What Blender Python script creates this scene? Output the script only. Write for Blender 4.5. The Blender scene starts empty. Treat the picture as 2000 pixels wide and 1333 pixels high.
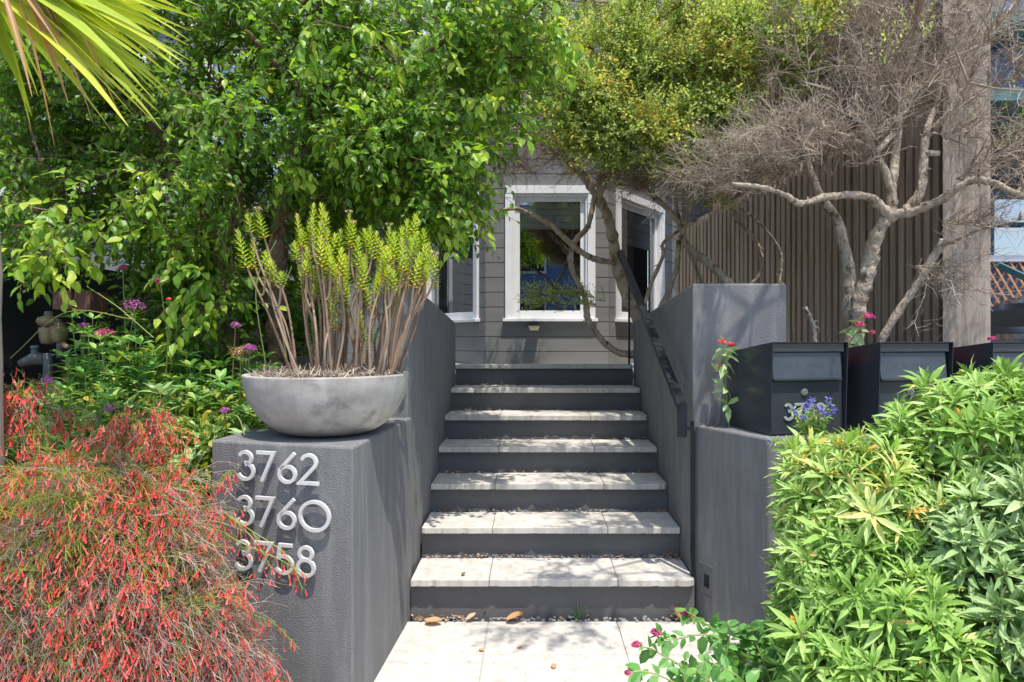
import bpy, math, random
import numpy as np
from mathutils import Vector
random.seed(7); R = np.random.default_rng(11)
PI = math.pi
scene = bpy.context.scene
COL = scene.collection
# ---------------------------------------------------------------- camera, sky, sun, exposure
F = 1333.0; CX = 1036.0; CY = 661.0; H = 1.38
cam_d = bpy.data.cameras.new('camera'); cam = bpy.data.objects.new('camera', cam_d); COL.objects.link(cam)
cam.location = (0, 0, H); cam.rotation_euler = (math.radians(90), 0, 0)
cam_d.sensor_width = 36; cam_d.lens = 36 * F / 2000
cam_d.shift_x = -(CX - 1000) / 2000; cam_d.shift_y = -(666.5 - CY) / 2000
cam_d.clip_start = 0.02; cam_d.clip_end = 500
scene.camera = cam
SUN = Vector((0.15, -0.33, 1.0)).normalized()
elev = math.asin(SUN.z)
w = bpy.data.worlds.new('World'); scene.world = w; w.use_nodes = True
nt = w.node_tree; bg = nt.nodes['Background']
sky = nt.nodes.new('ShaderNodeTexSky'); sky.sky_type = 'NISHITA'; sky.sun_disc = False
sky.sun_elevation = elev; sky.sun_rotation = math.atan2(SUN.x, SUN.y); sky.air_density = 1.0; sky.dust_density = 1.4
nt.links.new(sky.outputs[0], bg.inputs[0]); bg.inputs[1].default_value = 0.15
sd = bpy.data.lights.new('sun', 'SUN'); sd.energy = 2.6; sd.angle = math.radians(0.5); sd.color = (1.0, 0.94, 0.84)
so = bpy.data.objects.new('sun', sd); COL.objects.link(so); so.location = (3, -6, 12)
so.rotation_euler = (-SUN).to_track_quat('-Z', 'Y').to_euler()
scene.view_settings.view_transform = 'Standard'; scene.view_settings.look = 'None'
scene.view_settings.exposure = 1.13; scene.view_settings.gamma = 1
scene.cycles.max_bounces = 8; scene.cycles.diffuse_bounces = 4; scene.cycles.transparent_max_bounces = 8
scene.cycles.transmission_bounces = 4

def P(px, py, Y):
    return Vector(((px - CX) * Y / F, Y, H - (py - CY) * Y / F))
def G(px, Y, z): return Vector(((px - CX) * Y / F, Y, z))

# ---------------------------------------------------------------- object helpers
def tag(o, label=None, cat=None, group=None, kind=None):
    if label: o['label'] = label
    if cat: o['category'] = cat
    if group: o['group'] = group
    if kind: o['kind'] = kind
    return o
def thing(name, label, cat, loc=(0, 0, 0), group=None):
    o = bpy.data.objects.new(name, None); COL.objects.link(o); o.location = loc; o.empty_display_size = .1
    return tag(o, label, cat, group)
def origin(o):
    v = Vector((0, 0, 0))
    while o is not None:
        v += o.location; o = o.parent
    return v
class MB:
    def __init__(s): s.V = []; s.L = []; s.T = []; s.A = []; s.n = 0
    def add(s, verts, faces, tint=0.5):
        verts = np.asarray([tuple(v) for v in verts], float).reshape(-1, 3)
        for f in faces:
            s.L.append(np.asarray(f, int) + s.n); s.T.append(np.array([len(f)]))
        s.V.append(verts); s.A.append(np.full(len(verts), tint, float) if np.isscalar(tint) else np.asarray(tint, float)); s.n += len(verts)
    def bulk(s, verts, loops, tots, tint):
        s.V.append(verts); s.L.append(loops + s.n); s.T.append(tots); s.A.append(tint); s.n += len(verts)
    def box(s, x0, x1, y0, y1, z0, z1, tint=.5):
        s.add([(x, y, z) for z in (z0, z1) for y in (y0, y1) for x in (x0, x1)],
              [(0, 2, 3, 1), (4, 5, 7, 6), (0, 1, 5, 4), (2, 6, 7, 3), (0, 4, 6, 2), (1, 3, 7, 5)], tint)
    def fbox(s, fr, u0, u1, z0, z1, w0, w1, tint=.5):
        s.add([fr(u, z, w_) for w_ in (w1, w0) for z in (z0, z1) for u in (u0, u1)],
              [(0, 1, 3, 2), (4, 6, 7, 5), (0, 4, 5, 1), (2, 3, 7, 6), (0, 2, 6, 4), (1, 5, 7, 3)], tint)
    def poly(s, pts, z0, ztop, tint=.5):
        n = len(pts); zt = ztop if callable(ztop) else (lambda x, y: ztop)
        v = [(x, y, z0) for x, y in pts] + [(x, y, zt(x, y)) for x, y in pts]
        s.add(v, [tuple(reversed(range(n))), tuple(range(n, 2 * n))] + [(i, (i + 1) % n, n + (i + 1) % n, n + i) for i in range(n)], tint)
    def tube(s, pts, rad, n=8, tint=.5, cap=True, wob=0.0):
        pts = [Vector(p) for p in pts]; m = len(pts)
        rad = [rad] * m if np.isscalar(rad) else list(rad)
        v = []; up = Vector((.13, .21, 1)).normalized(); prev = None
        for i, p in enumerate(pts):
            t = (pts[min(i + 1, m - 1)] - pts[max(i - 1, 0)]).normalized()
            a = (prev - t * prev.dot(t)) if prev is not None else t.cross(up)
            if a.length < 1e-4: a = t.cross(Vector((1, 0, 0)))
            a.normalize(); prev = a; b = t.cross(a)
            for k in range(n):
                r = rad[i] * (1 + wob * (random.random() - .5))
                an = 2 * PI * k / n
                v.append(p + a * (math.cos(an) * r) + b * (math.sin(an) * r))
        f = [(i * n + k, i * n + (k + 1) % n, (i + 1) * n + (k + 1) % n, (i + 1) * n + k) for i in range(m - 1) for k in range(n)]
        if cap: f += [tuple(reversed(range(n))), tuple(range((m - 1) * n, m * n))]
        s.add(v, f, tint)
    def lathe(s, c, prof, n=40, tint=.5, axis='z'):
        v = []
        for r, h in prof:
            for k in range(n):
                a = 2 * PI * k / n; x, y = r * math.cos(a), r * math.sin(a)
                if axis == 'z': v.append((c[0] + x, c[1] + y, c[2] + h))
                elif axis == 'y': v.append((c[0] + x, c[1] + h, c[2] + y))
                else: v.append((c[0] + h, c[1] + x, c[2] + y))
        m = len(prof)
        f = [(i * n + k, i * n + (k + 1) % n, (i + 1) * n + (k + 1) % n, (i + 1) * n + k) for i in range(m - 1) for k in range(n)]
        f += [tuple(reversed(range(n))), tuple(range((m - 1) * n, m * n))]
        s.add(v, f, tint)
    def prisms(s, A, B, ra, rb, tint=.5, n=3):
        A = np.asarray(A, float).reshape(-1, 3); B = np.asarray(B, float).reshape(-1, 3); N = len(A)
        if N == 0: return
        ra = np.broadcast_to(ra, N)[:, None]; rb = np.broadcast_to(rb, N)[:, None]
        t = B - A; t /= np.maximum(np.linalg.norm(t, axis=1, keepdims=True), 1e-6)
        ref = np.where(np.abs(t[:, 2:3]) > .9, np.array([[1., 0, 0]]), np.array([[0, 0, 1.]]))
        a = np.cross(t, ref); a /= np.maximum(np.linalg.norm(a, axis=1, keepdims=True), 1e-6); b = np.cross(t, a)
        vs = []
        for (Q, r) in ((A, ra), (B, rb)):
            for k in range(n):
                an = 2 * PI * k / n; vs.append(Q + a * (math.cos(an) * r) + b * (math.sin(an) * r))
        V = np.stack(vs, 1).reshape(-1, 3)
        tl = np.array([[k, (k + 1) % n, n + (k + 1) % n, n + k] for k in range(n)]).reshape(-1)
        L = (tl[None] + (np.arange(N) * 2 * n)[:, None]).reshape(-1)
        s.bulk(V, L, np.full(N * n, 4), np.repeat(np.broadcast_to(tint, N), 2 * n).astype(float))
    def leaves(s, tmpl, pos, dr, up, sc, tint, wid=1.0):
        tv, tf = tmpl; N = len(pos)
        if N == 0: return
        x = dr / np.maximum(np.linalg.norm(dr, axis=1, keepdims=True), 1e-6)
        z = up - (up * x).sum(1, keepdims=True) * x
        bad = np.linalg.norm(z, axis=1) < 1e-3; z[bad] = np.array([.3, .8, .1])
        z -= (z * x).sum(1, keepdims=True) * x
        z /= np.linalg.norm(z, axis=1, keepdims=True); y = np.cross(z, x)
        sc = np.broadcast_to(sc, N)[:, None, None]; wd = np.broadcast_to(wid, N)[:, None, None]
        V = pos[:, None, :] + sc * (tv[None, :, 0:1] * x[:, None] + wd * tv[None, :, 1:2] * y[:, None] + tv[None, :, 2:3] * z[:, None])
        fl = np.array([i for f in tf for i in f]); ft = np.array([len(f) for f in tf])
        L = (fl[None] + (np.arange(N) * len(tv))[:, None]).reshape(-1)
        s.bulk(V.reshape(-1, 3), L, np.tile(ft, N), np.repeat(np.broadcast_to(tint, N), len(tv)).astype(float))
    def build(s, name, mat, parent=None, smooth=False, bevel=0, label=None, kind=None):
        me = bpy.data.meshes.new(name)
        V = np.concatenate(s.V) if s.V else np.zeros((0, 3))
        if parent is not None:
            V = V - np.array(origin(parent))
        Lp = np.concatenate(s.L).astype(np.int32); T = np.concatenate(s.T).astype(np.int32)
        me.vertices.add(len(V)); me.vertices.foreach_set('co', V.astype(np.float32).reshape(-1))
        me.loops.add(len(Lp)); me.loops.foreach_set('vertex_index', Lp)
        me.polygons.add(len(T)); st = np.concatenate([[0], np.cumsum(T)[:-1]]).astype(np.int32)
        me.polygons.foreach_set('loop_start', st); me.polygons.foreach_set('loop_total', T)
        at = me.attributes.new('tint', 'FLOAT', 'POINT'); at.data.foreach_set('value', np.concatenate(s.A).astype(np.float32))
        me.update(calc_edges=True); me.validate()
        me.polygons.foreach_set('use_smooth', np.full(len(me.polygons), bool(smooth)))
        me.materials.append(mat)
        o = bpy.data.objects.new(name, me); COL.objects.link(o)
        if parent is not None: o.parent = parent
        if bevel:
            b = o.modifiers.new('bevel', 'BEVEL'); b.width = bevel; b.segments = 2; b.limit_method = 'ANGLE'; b.angle_limit = math.radians(35)
        if label: o['label'] = label
        if kind: o['kind'] = kind
        return o
def frame(A, B):
    A = Vector((A[0], A[1])); B = Vector((B[0], B[1])); t = (B - A).normalized(); n = Vector((t.y, -t.x))
    def fr(u, z, w_=0.0):
        p = A + t * u + n * w_
        return (p.x, p.y, z)
    fr.len = (B - A).length; fr.A = A; fr.t = t; fr.n = n
    return fr
def crom(pts, k=6):
    pts = [Vector(p) for p in pts]; out = []
    q = [pts[0] * 2 - pts[1]] + pts + [pts[-1] * 2 - pts[-2]]
    for i in range(1, len(q) - 2):
        a, b, c, d = q[i - 1:i + 3]
        for j in range(k):
            t = j / k
            out.append(.5 * ((2 * b) + (c - a) * t + (2 * a - 5 * b + 4 * c - d) * t * t + (3 * b - a - 3 * c + d) * t ** 3))
    out.append(pts[-1]); return out

# ---------------------------------------------------------------- materials
def new_mat(name):
    m = bpy.data.materials.new(name); m.use_nodes = True
    return m, m.node_tree, m.node_tree.nodes['Principled BSDF']
def N(nt, t, **kw):
    n = nt.nodes.new(t)
    for k, v in kw.items():
        if k.startswith('_'): n.inputs[k[1:].replace('_', ' ')].default_value = v
        else: setattr(n, k, v)
    return n
def ramp(nt, fac, stops):
    r = nt.nodes.new('ShaderNodeValToRGB'); cr = r.color_ramp
    while len(cr.elements) < len(stops): cr.elements.new(.5)
    for e, (p, c) in zip(cr.elements, stops): e.position = p; e.color = (*c, 1)
    nt.links.new(fac, r.inputs[0]); return r
def surf(name, c1, c2, scale=4, rough=.8, bump=0.0, bscale=200, spec=.3, stretch=(1, 1, 1), c3=None, s3=30, amt3=.5, metal=0, bdist=.004, streak=None):
    m, nt, b = new_mat(name)
    tc = N(nt, 'ShaderNodeTexCoord'); mp = N(nt, 'ShaderNodeMapping'); mp.inputs['Scale'].default_value = stretch
    nt.links.new(tc.outputs['Object'], mp.inputs[0])
    no = N(nt, 'ShaderNodeTexNoise', _Scale=scale, _Detail=6.0, _Roughness=.6); nt.links.new(mp.outputs[0], no.inputs['Vector'])
    r = ramp(nt, no.outputs[0], [(.3, c1), (.7, c2)]); col = r.outputs[0]
    if c3:
        n3 = N(nt, 'ShaderNodeTexNoise', _Scale=s3, _Detail=5.0, _Roughness=.7); nt.links.new(mp.outputs[0], n3.inputs['Vector'])
        r3 = ramp(nt, n3.outputs[0], [(amt3, (0, 0, 0)), (min(.99, amt3 + .12), (1, 1, 1))])
        mx = N(nt, 'ShaderNodeMix', data_type='RGBA'); nt.links.new(r3.outputs[0], mx.inputs[0]); nt.links.new(col, mx.inputs[6]); mx.inputs[7].default_value = (*c3, 1); col = mx.outputs[2]
    if streak:   # water runs and grime, stretched down the surface
        ms = N(nt, 'ShaderNodeMapping'); ms.inputs['Scale'].default_value = (9, 9, .9); nt.links.new(tc.outputs['Object'], ms.inputs[0])
        ns = N(nt, 'ShaderNodeTexNoise', _Scale=2.2, _Detail=7.0, _Roughness=.65); nt.links.new(ms.outputs[0], ns.inputs['Vector'])
        rs = ramp(nt, ns.outputs[0], [(.46, (0, 0, 0)), (.72, (1, 1, 1))]); sc_ = N(nt, 'ShaderNodeMath', operation='MULTIPLY'); nt.links.new(rs.outputs[0], sc_.inputs[0]); sc_.inputs[1].default_value = streak[3]
        mz = N(nt, 'ShaderNodeMix', data_type='RGBA'); nt.links.new(sc_.outputs[0], mz.inputs[0]); nt.links.new(col, mz.inputs[6]); mz.inputs[7].default_value = (*streak[:3], 1); col = mz.outputs[2]
    nt.links.new(col, b.inputs['Base Color']); b.inputs['Roughness'].default_value = rough; b.inputs['Specular IOR Level'].default_value = spec; b.inputs['Metallic'].default_value = metal
    if bump:
        nb = N(nt, 'ShaderNodeTexNoise', _Scale=bscale, _Detail=3.0); nt.links.new(mp.outputs[0], nb.inputs['Vector'])
        bp = N(nt, 'ShaderNodeBump', _Strength=bump, _Distance=bdist); nt.links.new(nb.outputs[0], bp.inputs['Height']); nt.links.new(bp.outputs[0], b.inputs['Normal'])
    return m
def leafmat(name, stops, trans=.35, rough=.45, spec=.4, tboost=1.5, detail=0.25, yel=(1.15, 1.1, .5)):
    m, nt, b = new_mat(name)
    at = N(nt, 'ShaderNodeAttribute', attribute_name='tint')
    no = N(nt, 'ShaderNodeTexNoise', _Scale=14.0, _Detail=2.0)
    tc = N(nt, 'ShaderNodeTexCoord'); nt.links.new(tc.outputs['Object'], no.inputs['Vector'])
    ad = N(nt, 'ShaderNodeMath', operation='MULTIPLY_ADD'); nt.links.new(no.outputs[0], ad.inputs[0]); ad.inputs[1].default_value = detail
    sb = N(nt, 'ShaderNodeMath', operation='SUBTRACT'); nt.links.new(at.outputs['Fac'], sb.inputs[0]); sb.inputs[1].default_value = detail * .5
    nt.links.new(sb.outputs[0], ad.inputs[2])
    r = ramp(nt, ad.outputs[0], stops); nt.links.new(r.outputs[0], b.inputs['Base Color'])
    b.inputs['Roughness'].default_value = rough; b.inputs['Specular IOR Level'].default_value = spec
    if trans:
        tr = N(nt, 'ShaderNodeBsdfTranslucent')
        mu = N(nt, 'ShaderNodeMix', data_type='RGBA', blend_type='MULTIPLY'); mu.inputs[0].default_value = 1; nt.links.new(r.outputs[0], mu.inputs[6]); mu.inputs[7].default_value = (yel[0] * tboost, yel[1] * tboost, yel[2] * tboost, 1)
        nt.links.new(mu.outputs[2], tr.inputs[0])
        ms = N(nt, 'ShaderNodeMixShader'); ms.inputs[0].default_value = trans
        nt.links.new(b.outputs[0], ms.inputs[1]); nt.links.new(tr.outputs[0], ms.inputs[2]); nt.links.new(ms.outputs[0], nt.nodes['Material Output'].inputs[0])
    return m
def glassmat(name, tintc=(.02, .03, .035), fac=.22):
    m, nt, b = new_mat(name)
    nt.nodes.remove(b)
    g = N(nt, 'ShaderNodeBsdfGlossy', _Roughness=.01); g.inputs[0].default_value = (.95, .97, 1, 1)
    t = N(nt, 'ShaderNodeBsdfTransparent'); t.inputs[0].default_value = (.78, .8, .8, 1)
    lw = N(nt, 'ShaderNodeLayerWeight', _Blend=.25); ad = N(nt, 'ShaderNodeMath', operation='ADD', use_clamp=True); nt.links.new(lw.outputs['Fresnel'], ad.inputs[0]); ad.inputs[1].default_value = fac
    ms = N(nt, 'ShaderNodeMixShader'); nt.links.new(ad.outputs[0], ms.inputs[0]); nt.links.new(t.outputs[0], ms.inputs[1]); nt.links.new(g.outputs[0], ms.inputs[2])
    nt.links.new(ms.outputs[0], nt.nodes['Material Output'].inputs[0]); return m
M = {}
M['stucco'] = surf('stucco', (.155, .154, .158), (.20, .198, .20), 2.2, .85, 1.0, 230, .25, c3=(.22, .215, .21), s3=7, amt3=.66, bdist=.005, streak=(.28, .275, .27, .7))
M['smooth'] = surf('smooth_paint', (.14, .136, .134), (.18, .175, .17), 2.2, .75, .35, 120, .3, stretch=(1, 1, .4), c3=(.17, .165, .16), s3=5, amt3=.66)
M['riser'] = surf('riser_paint', (.10, .098, .102), (.135, .132, .134), 3, .6, .2, 60, .35, stretch=(.5, 1, 2), c3=(.15, .14, .125), s3=14, amt3=.66, streak=(.15, .14, .13, .4))
M['tile'] = surf('tile', (.46, .44, .405), (.59, .57, .535), 3.5, .85, .3, 90, .25, c3=(.25, .215, .17), s3=16, amt3=.62, streak=(.22, .19, .15, .5))
M['soil'] = surf('soil', (.035, .026, .018), (.10, .075, .05), 12, .95, 1, 60, .1, bdist=.02)
M['walk'] = surf('concrete', (.38, .37, .35), (.5, .49, .47), 2, .9, .4, 120)
M['asphalt'] = surf('asphalt', (.045, .045, .047), (.07, .07, .072), 5, .9, .6, 150)
M['siding'] = surf('siding', (.155, .155, .157), (.195, .193, .192), 1.5, .6, .12, 60, .35, stretch=(1, 1, 4))
M['white'] = surf('white_trim', (.68, .69, .71), (.78, .78, .79), 2, .5, .05, 60)
M['darkmetal'] = surf('dark_metal', (.012, .014, .018), (.024, .028, .034), 6, .45, .1, 90, .25)
M['mailbox'] = surf('mailbox_paint', (.028, .034, .042), (.05, .056, .065), 4, .27, .08, 120, .5, c3=(.09, .085, .08), s3=60, amt3=.72)
M['number'] = surf('brushed_metal', (.58, .58, .565), (.70, .695, .68), 30, .45, .1, 200, .5, metal=.1)
M['dull'] = surf('dull_metal', (.26, .26, .25), (.36, .36, .35), 30, .5, .1, 200, .4)
M['flagred'] = surf('red_flag', (.7, .03, .02), (.8, .05, .03), 5, .5)
M['steel'] = surf('steel', (.4, .4, .4), (.6, .6, .6), 20, .3, .1, 90, .5, metal=.9)
M['concrete_bowl'] = surf('cast_concrete', (.31, .285, .255), (.50, .47, .43), 6, .75, .3, 120, .3, c3=(.2, .185, .17), s3=4, amt3=.58, stretch=(1, 1, 1.6), streak=(.2, .19, .18, .5))
M['slat'] = surf('slat_wood', (.27, .20, .145), (.48, .38, .29), 3, .85, .5, 40, .2, stretch=(6, 6, .35), c3=(.12, .09, .065), s3=5, amt3=.58)
M['grey_wood'] = surf('weathered_board', (.27, .215, .175), (.47, .395, .335), 5, .85, .5, 30, .2, stretch=(5, 5, .3), c3=(.15, .11, .085), s3=3, amt3=.55)
M['bark'] = surf('pale_bark', (.28, .215, .155), (.56, .47, .37), 16, .9, 1, 45, .15, c3=(.10, .07, .05), s3=18, amt3=.53, bdist=.015, stretch=(1, 1, .6))
M['bark2'] = surf('peeling_bark', (.10, .06, .04), (.24, .16, .11), 14, .9, 1, 30, .15, c3=(.05, .03, .02), s3=10, amt3=.55, bdist=.02)
M['twig'] = leafmat('dead_twigs', [(0, (.11, .075, .055)), (.5, (.26, .20, .15)), (1, (.54, .46, .37))], trans=0, rough=.85, spec=.15)
M['twig_brown'] = leafmat('brown_twigs', [(0, (.09, .055, .04)), (1, (.34, .24, .18))], trans=0, rough=.85, spec=.15)
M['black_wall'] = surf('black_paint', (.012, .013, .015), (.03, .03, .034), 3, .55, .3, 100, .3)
M['brass'] = surf('aged_brass', (.16, .12, .07), (.28, .22, .14), 12, .55, .4, 80, .4, metal=.4)
M['pipe'] = surf('pipe_iron', (.05, .055, .06), (.12, .12, .12), 14, .5, .4, 80, .4)
M['boxred'] = surf('red_brown_box', (.10, .045, .04), (.16, .08, .07), 8, .6, .2, 60)
M['teal'] = surf('teal_paint', (.06, .14, .145), (.10, .2, .2), 3, .5, .1, 60)
M['bluewall'] = surf('blue_paint', (.10, .17, .33), (.14, .22, .40), 2, .6, .1, 40)
M['tealdark'] = surf('dark_teal_paint', (.012, .05, .075), (.02, .07, .10), 3, .45, .1, 60)
M['lattice'] = surf('lattice_wood', (.42, .2, .10), (.6, .33, .19), 8, .7, .2, 60)
M['carpaint'] = surf('car_paint', (.012, .014, .016), (.018, .02, .022), 2, .12, 0, 1, .6)
M['rubber'] = surf('rubber', (.015, .015, .015), (.025, .025, .025), 9, .8, .2, 60)
M['pebble'] = surf('pebble', (.10, .11, .12), (.30, .31, .32), 9, .6, .2, 60)
M['litter'] = leafmat('leaf_litter', [(0, (.16, .07, .035)), (.5, (.45, .22, .09)), (1, (.60, .42, .28))], trans=.15, rough=.7, spec=.2)
M['beige'] = surf('beige_plastic', (.62, .54, .36), (.7, .62, .42), 5, .4)
M['blind'] = surf('blind_fabric', (.55, .57, .60), (.7, .72, .75), 3, .9, .1, 90, stretch=(1, 1, 3))
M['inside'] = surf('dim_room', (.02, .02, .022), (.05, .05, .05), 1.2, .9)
M['curtain'] = surf('curtain', (.18, .18, .175), (.26, .26, .25), 2, .95)
M['glass'] = glassmat('window_glass', fac=.26)
M['blueglass'] = glassmat('upper_glass', fac=.34)
M['brownwall'] = surf('brown_shingle', (.09, .07, .055), (.16, .125, .10), 4, .85, .4, 30, stretch=(1, 1, 4))
# foliage
M['leafA'] = leafmat('broad_leaf', [(0, (.045, .11, .014)), (.4, (.11, .24, .024)), (.75, (.22, .39, .035)), (1, (.46, .56, .08))], trans=.46, rough=.42, spec=.5, tboost=1.5)
M['leafB'] = leafmat('tiny_leaf', [(0, (.18, .27, .07)), (.35, (.33, .46, .14)), (.62, (.48, .60, .2)), (.82, (.66, .62, .16)), (1, (.66, .36, .09))], trans=.45, rough=.5, tboost=1.35)
M['leafC'] = leafmat('dark_tiny_leaf', [(0, (.06, .09, .02)), (.6, (.15, .21, .04)), (1, (.3, .36, .08))], trans=.3, rough=.5, tboost=1.3)
M['echium'] = leafmat('soft_leaf', [(0, (.13, .25, .05)), (.35, (.28, .46, .10)), (.65, (.46, .62, .22)), (.88, (.62, .66, .28)), (.96, (.62, .5, .16)), (1, (.62, .36, .08))], trans=.25, rough=.55, spec=.3, tboost=1.35)
M['echiumG'] = leafmat('grey_leaf', [(0, (.16, .28, .09)), (.5, (.33, .47, .19)), (1, (.5, .62, .33))], trans=.2, rough=.55, spec=.35, tboost=1.3, yel=(1.1, 1.1, .7))
M['valerian'] = leafmat('valerian_leaf', [(0, (.06, .17, .035)), (.5, (.14, .33, .08)), (.85, (.28, .48, .15)), (1, (.5, .52, .1))], trans=.3, rough=.45, tboost=1.4)
M['nast'] = leafmat('filler_leaf', [(0, (.05, .12, .01)), (.6, (.16, .28, .03)), (.9, (.42, .4, .04)), (1, (.55, .3, .04))], trans=.35, rough=.5, tboost=1.4)
M['stem'] = leafmat('green_stem', [(0, (.10, .14, .04)), (1, (.3, .34, .1))], trans=0, rough=.6)
M['pink'] = leafmat('pink_flower', [(0, (.4, .03, .12)), (1, (.78, .15, .34))], trans=.3, rough=.6, tboost=1.1, yel=(1, 1, 1))
M['magenta'] = leafmat('magenta_flower', [(0, (.30, .05, .26)), (1, (.62, .20, .52))], trans=.3, rough=.6, tboost=1.1, yel=(1, 1, 1))
M['violet'] = leafmat('violet_flower', [(0, (.12, .1, .5)), (1, (.36, .33, .85))], trans=.3, rough=.6, tboost=1.1, yel=(1, 1, 1))
M['redtube'] = leafmat('red_flower', [(0, (.62, .035, .035)), (.6, (.86, .09, .075)), (1, (.92, .26, .24))], trans=.25, rough=.5, tboost=1.1, yel=(1, 1, 1))
M['russ'] = leafmat('thread_stem', [(0, (.13, .06, .05)), (.2, (.30, .18, .15)), (.38, (.50, .40, .33)), (.5, (.13, .17, .03)), (.78, (.34, .40, .05)), (1, (.58, .54, .09))], trans=.15, rough=.6, tboost=1.2, detail=.1)
M['succ'] = leafmat('succulent_leaf', [(0, (.28, .46, .03)), (.6, (.50, .66, .05)), (.9, (.66, .70, .08)), (1, (.78, .5, .06))], trans=.3, rough=.35, spec=.5, tboost=1.2)
M['succstem'] = leafmat('ringed_stem', [(0, (.16, .08, .05)), (1, (.42, .31, .22))], trans=0, rough=.8)
M['cord'] = leafmat('blade_leaf', [(0, (.24, .34, .04)), (.4, (.44, .54, .06)), (.62, (.60, .58, .07)), (.75, (.72, .52, .08)), (.82, (.45, .22, .07)), (1, (.42, .28, .17))], trans=.35, rough=.4, tboost=1.2, detail=.15)
# leaf shapes
def tm(v, f): return (np.array(v, float), f)
LF = [(0, 1, 4), (1, 2, 5, 4), (2, 3, 5), (0, 6, 1), (1, 6, 7, 2), (2, 7, 3)]
OVATE = tm([(0, 0, 0), (.3, 0, -.02), (.65, 0, -.05), (1.02, 0, -.16), (.28, .27, .05), (.66, .22, .01), (.28, -.27, .05), (.66, -.22, .01)], LF)
LANCE = tm([(0, 0, 0), (.35, 0, .03), (.7, 0, .0), (1.0, 0, -.1), (.38, .125, .07), (.7, .10, .035), (.38, -.125, .07), (.7, -.10, .035)], LF)
NEEDLE = tm([(0, -.05, 0), (0, .05, 0), (.5, .07, .04), (1, 0, .1), (.5, -.07, .04)], [(0, 1, 2, 4), (4, 2, 3)])
TINY = tm([(0, 0, 0), (.5, .24, .06), (1, 0, -.03), (.5, -.24, .06)], [(0, 3, 2, 1)])
PETAL = tm([(-.5, 0, 0), (0, .5, .1), (.5, 0, 0), (0, -.5, .1)], [(0, 3, 2, 1)])
def unit(n):
    v = R.normal(size=(n, 3)); return v / np.linalg.norm(v, axis=1, keepdims=True)
def blob(px, py, Y, rx, ry, rY, n, shell=0.0):
    c = np.array(P(px, py, Y)); r = R.random(n) ** (1 / 3) if shell == 0 else shell + (1 - shell) * R.random(n)
    return c + unit(n) * r[:, None] * np.array([rx * Y / F, rY, ry * Y / F])
# ================================================================ SETTING
def sheet(name, x0, x1, y0, y1, z, nx, ny, mat, kind='structure', noise=0.0):
    mb = MB(); v = []
    for j in range(ny + 1):
        for i in range(nx + 1):
            x = x0 + (x1 - x0) * i / nx; y = y0 + (y1 - y0) * j / ny
            v.append((x, y, (z(x, y) if callable(z) else z) + noise * (random.random() - .5)))
    f = [(j * (nx + 1) + i, j * (nx + 1) + i + 1, (j + 1) * (nx + 1) + i + 1, (j + 1) * (nx + 1) + i) for j in range(ny) for i in range(nx)]
    mb.add(v, f); return tag(mb.build(name, mat, smooth=noise > 0), kind=kind)
sheet('ground', -150, 150, -120, 200, -.06, 4, 4, M['soil'])
sheet('sidewalk', -40, 40, -2.2, 1.6, -.03, 40, 2, M['walk'])
sheet('street', -60, 60, -12.5, -2.2, -.05, 4, 2, M['asphalt'])
def sm(a, b, x):
    t = max(0, min(1, (x - a) / (b - a))); return t * t * (3 - 2 * t)
def bedL(x, y): return -.03 if (x > -1.5 and x != 0 and y < 3.0) else .0 + .62 * sm(2.2, 3.0, y) + .42 * sm(3.2, 7, y)
def bedR(x, y): return .0 + .78 * sm(3.12, 3.3, y) + .26 * sm(3.4, 7, y)
sheet('planting_bed_soil', -14, -.72, 1.6, 9.6, bedL, 90, 60, M['soil'], noise=.04)
sheet('planting_bed_soil', .98, 3.58, 1.6, 9.6, bedR, 30, 60, M['soil'], noise=.04)
sheet('landing', -1.8, 2.2, 5.42, 9.7, 1.08, 4, 4, M['walk'])
# path slabs, real joints
mb = MB()
ys = [1.4, 1.9, 2.43, 2.976, 3.325]
for j in range(len(ys) - 1):
    for (x0, x1) in ((-.72, -.207), (-.203, .418), (.422, 1.02)):
        mb.box(x0 + .0005, x1 - .0005, ys[j] + .0012, ys[j + 1] - .0012, -.045, random.uniform(-.001, .001))
tag(mb.build('path', M['tile'], bevel=.002), kind='structure')
mb = MB(); mb.box(-.72, 1.02, 1.4, 3.325, -.058, -.007); tag(mb.build('path_grout', M['walk']), kind='structure')
# stairs
stairs = thing('staircase', 'flight of seven grey painted steps with pale stone tile treads and dark risers', 'staircase', (.11, 3.33, 0))
W0, W1 = -.59, .81
T = .336
pebV = MB()
for i in range(7):
    y = 3.33 + T * i; z = .2 + .1625 * i
    zb = 0 if i == 0 else z - .1625
    mb = MB(); mb.box(W0 + .0, W1 - .0, y + .042, y + .4, zb - .06, z - .037)
    mb.build('riser', M['riser'], stairs)
    mb = MB()
    xs = [W0 + .004, -.205 + random.uniform(-.01, .01), .42 + random.uniform(-.015, .015), W1 - .004]
    for k in range(3):
        a, b_ = xs[k] + .0012, xs[k + 1] - .0012; nseg = 22
        top = []; 
        for q in range(nseg + 1):
            x = a + (b_ - a) * q / nseg; top.append((x, y + random.uniform(0, .002) + (random.random() < .10) * random.uniform(.003, .009)))
        if k == 2 and i % 2 == 0: top[-1] = (b_, y + .02); top[-2] = (top[-2][0], y + .006)
        yb = y + (.335 if i < 6 else .1)
        pts = [(p[0], p[1]) for p in top] + [(b_, yb), (a, yb)]
        mb.poly(pts, z - .034, z + random.uniform(-.0012, .0012))
    mb.build('tread', M['tile'], stairs, bevel=.0035)
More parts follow.
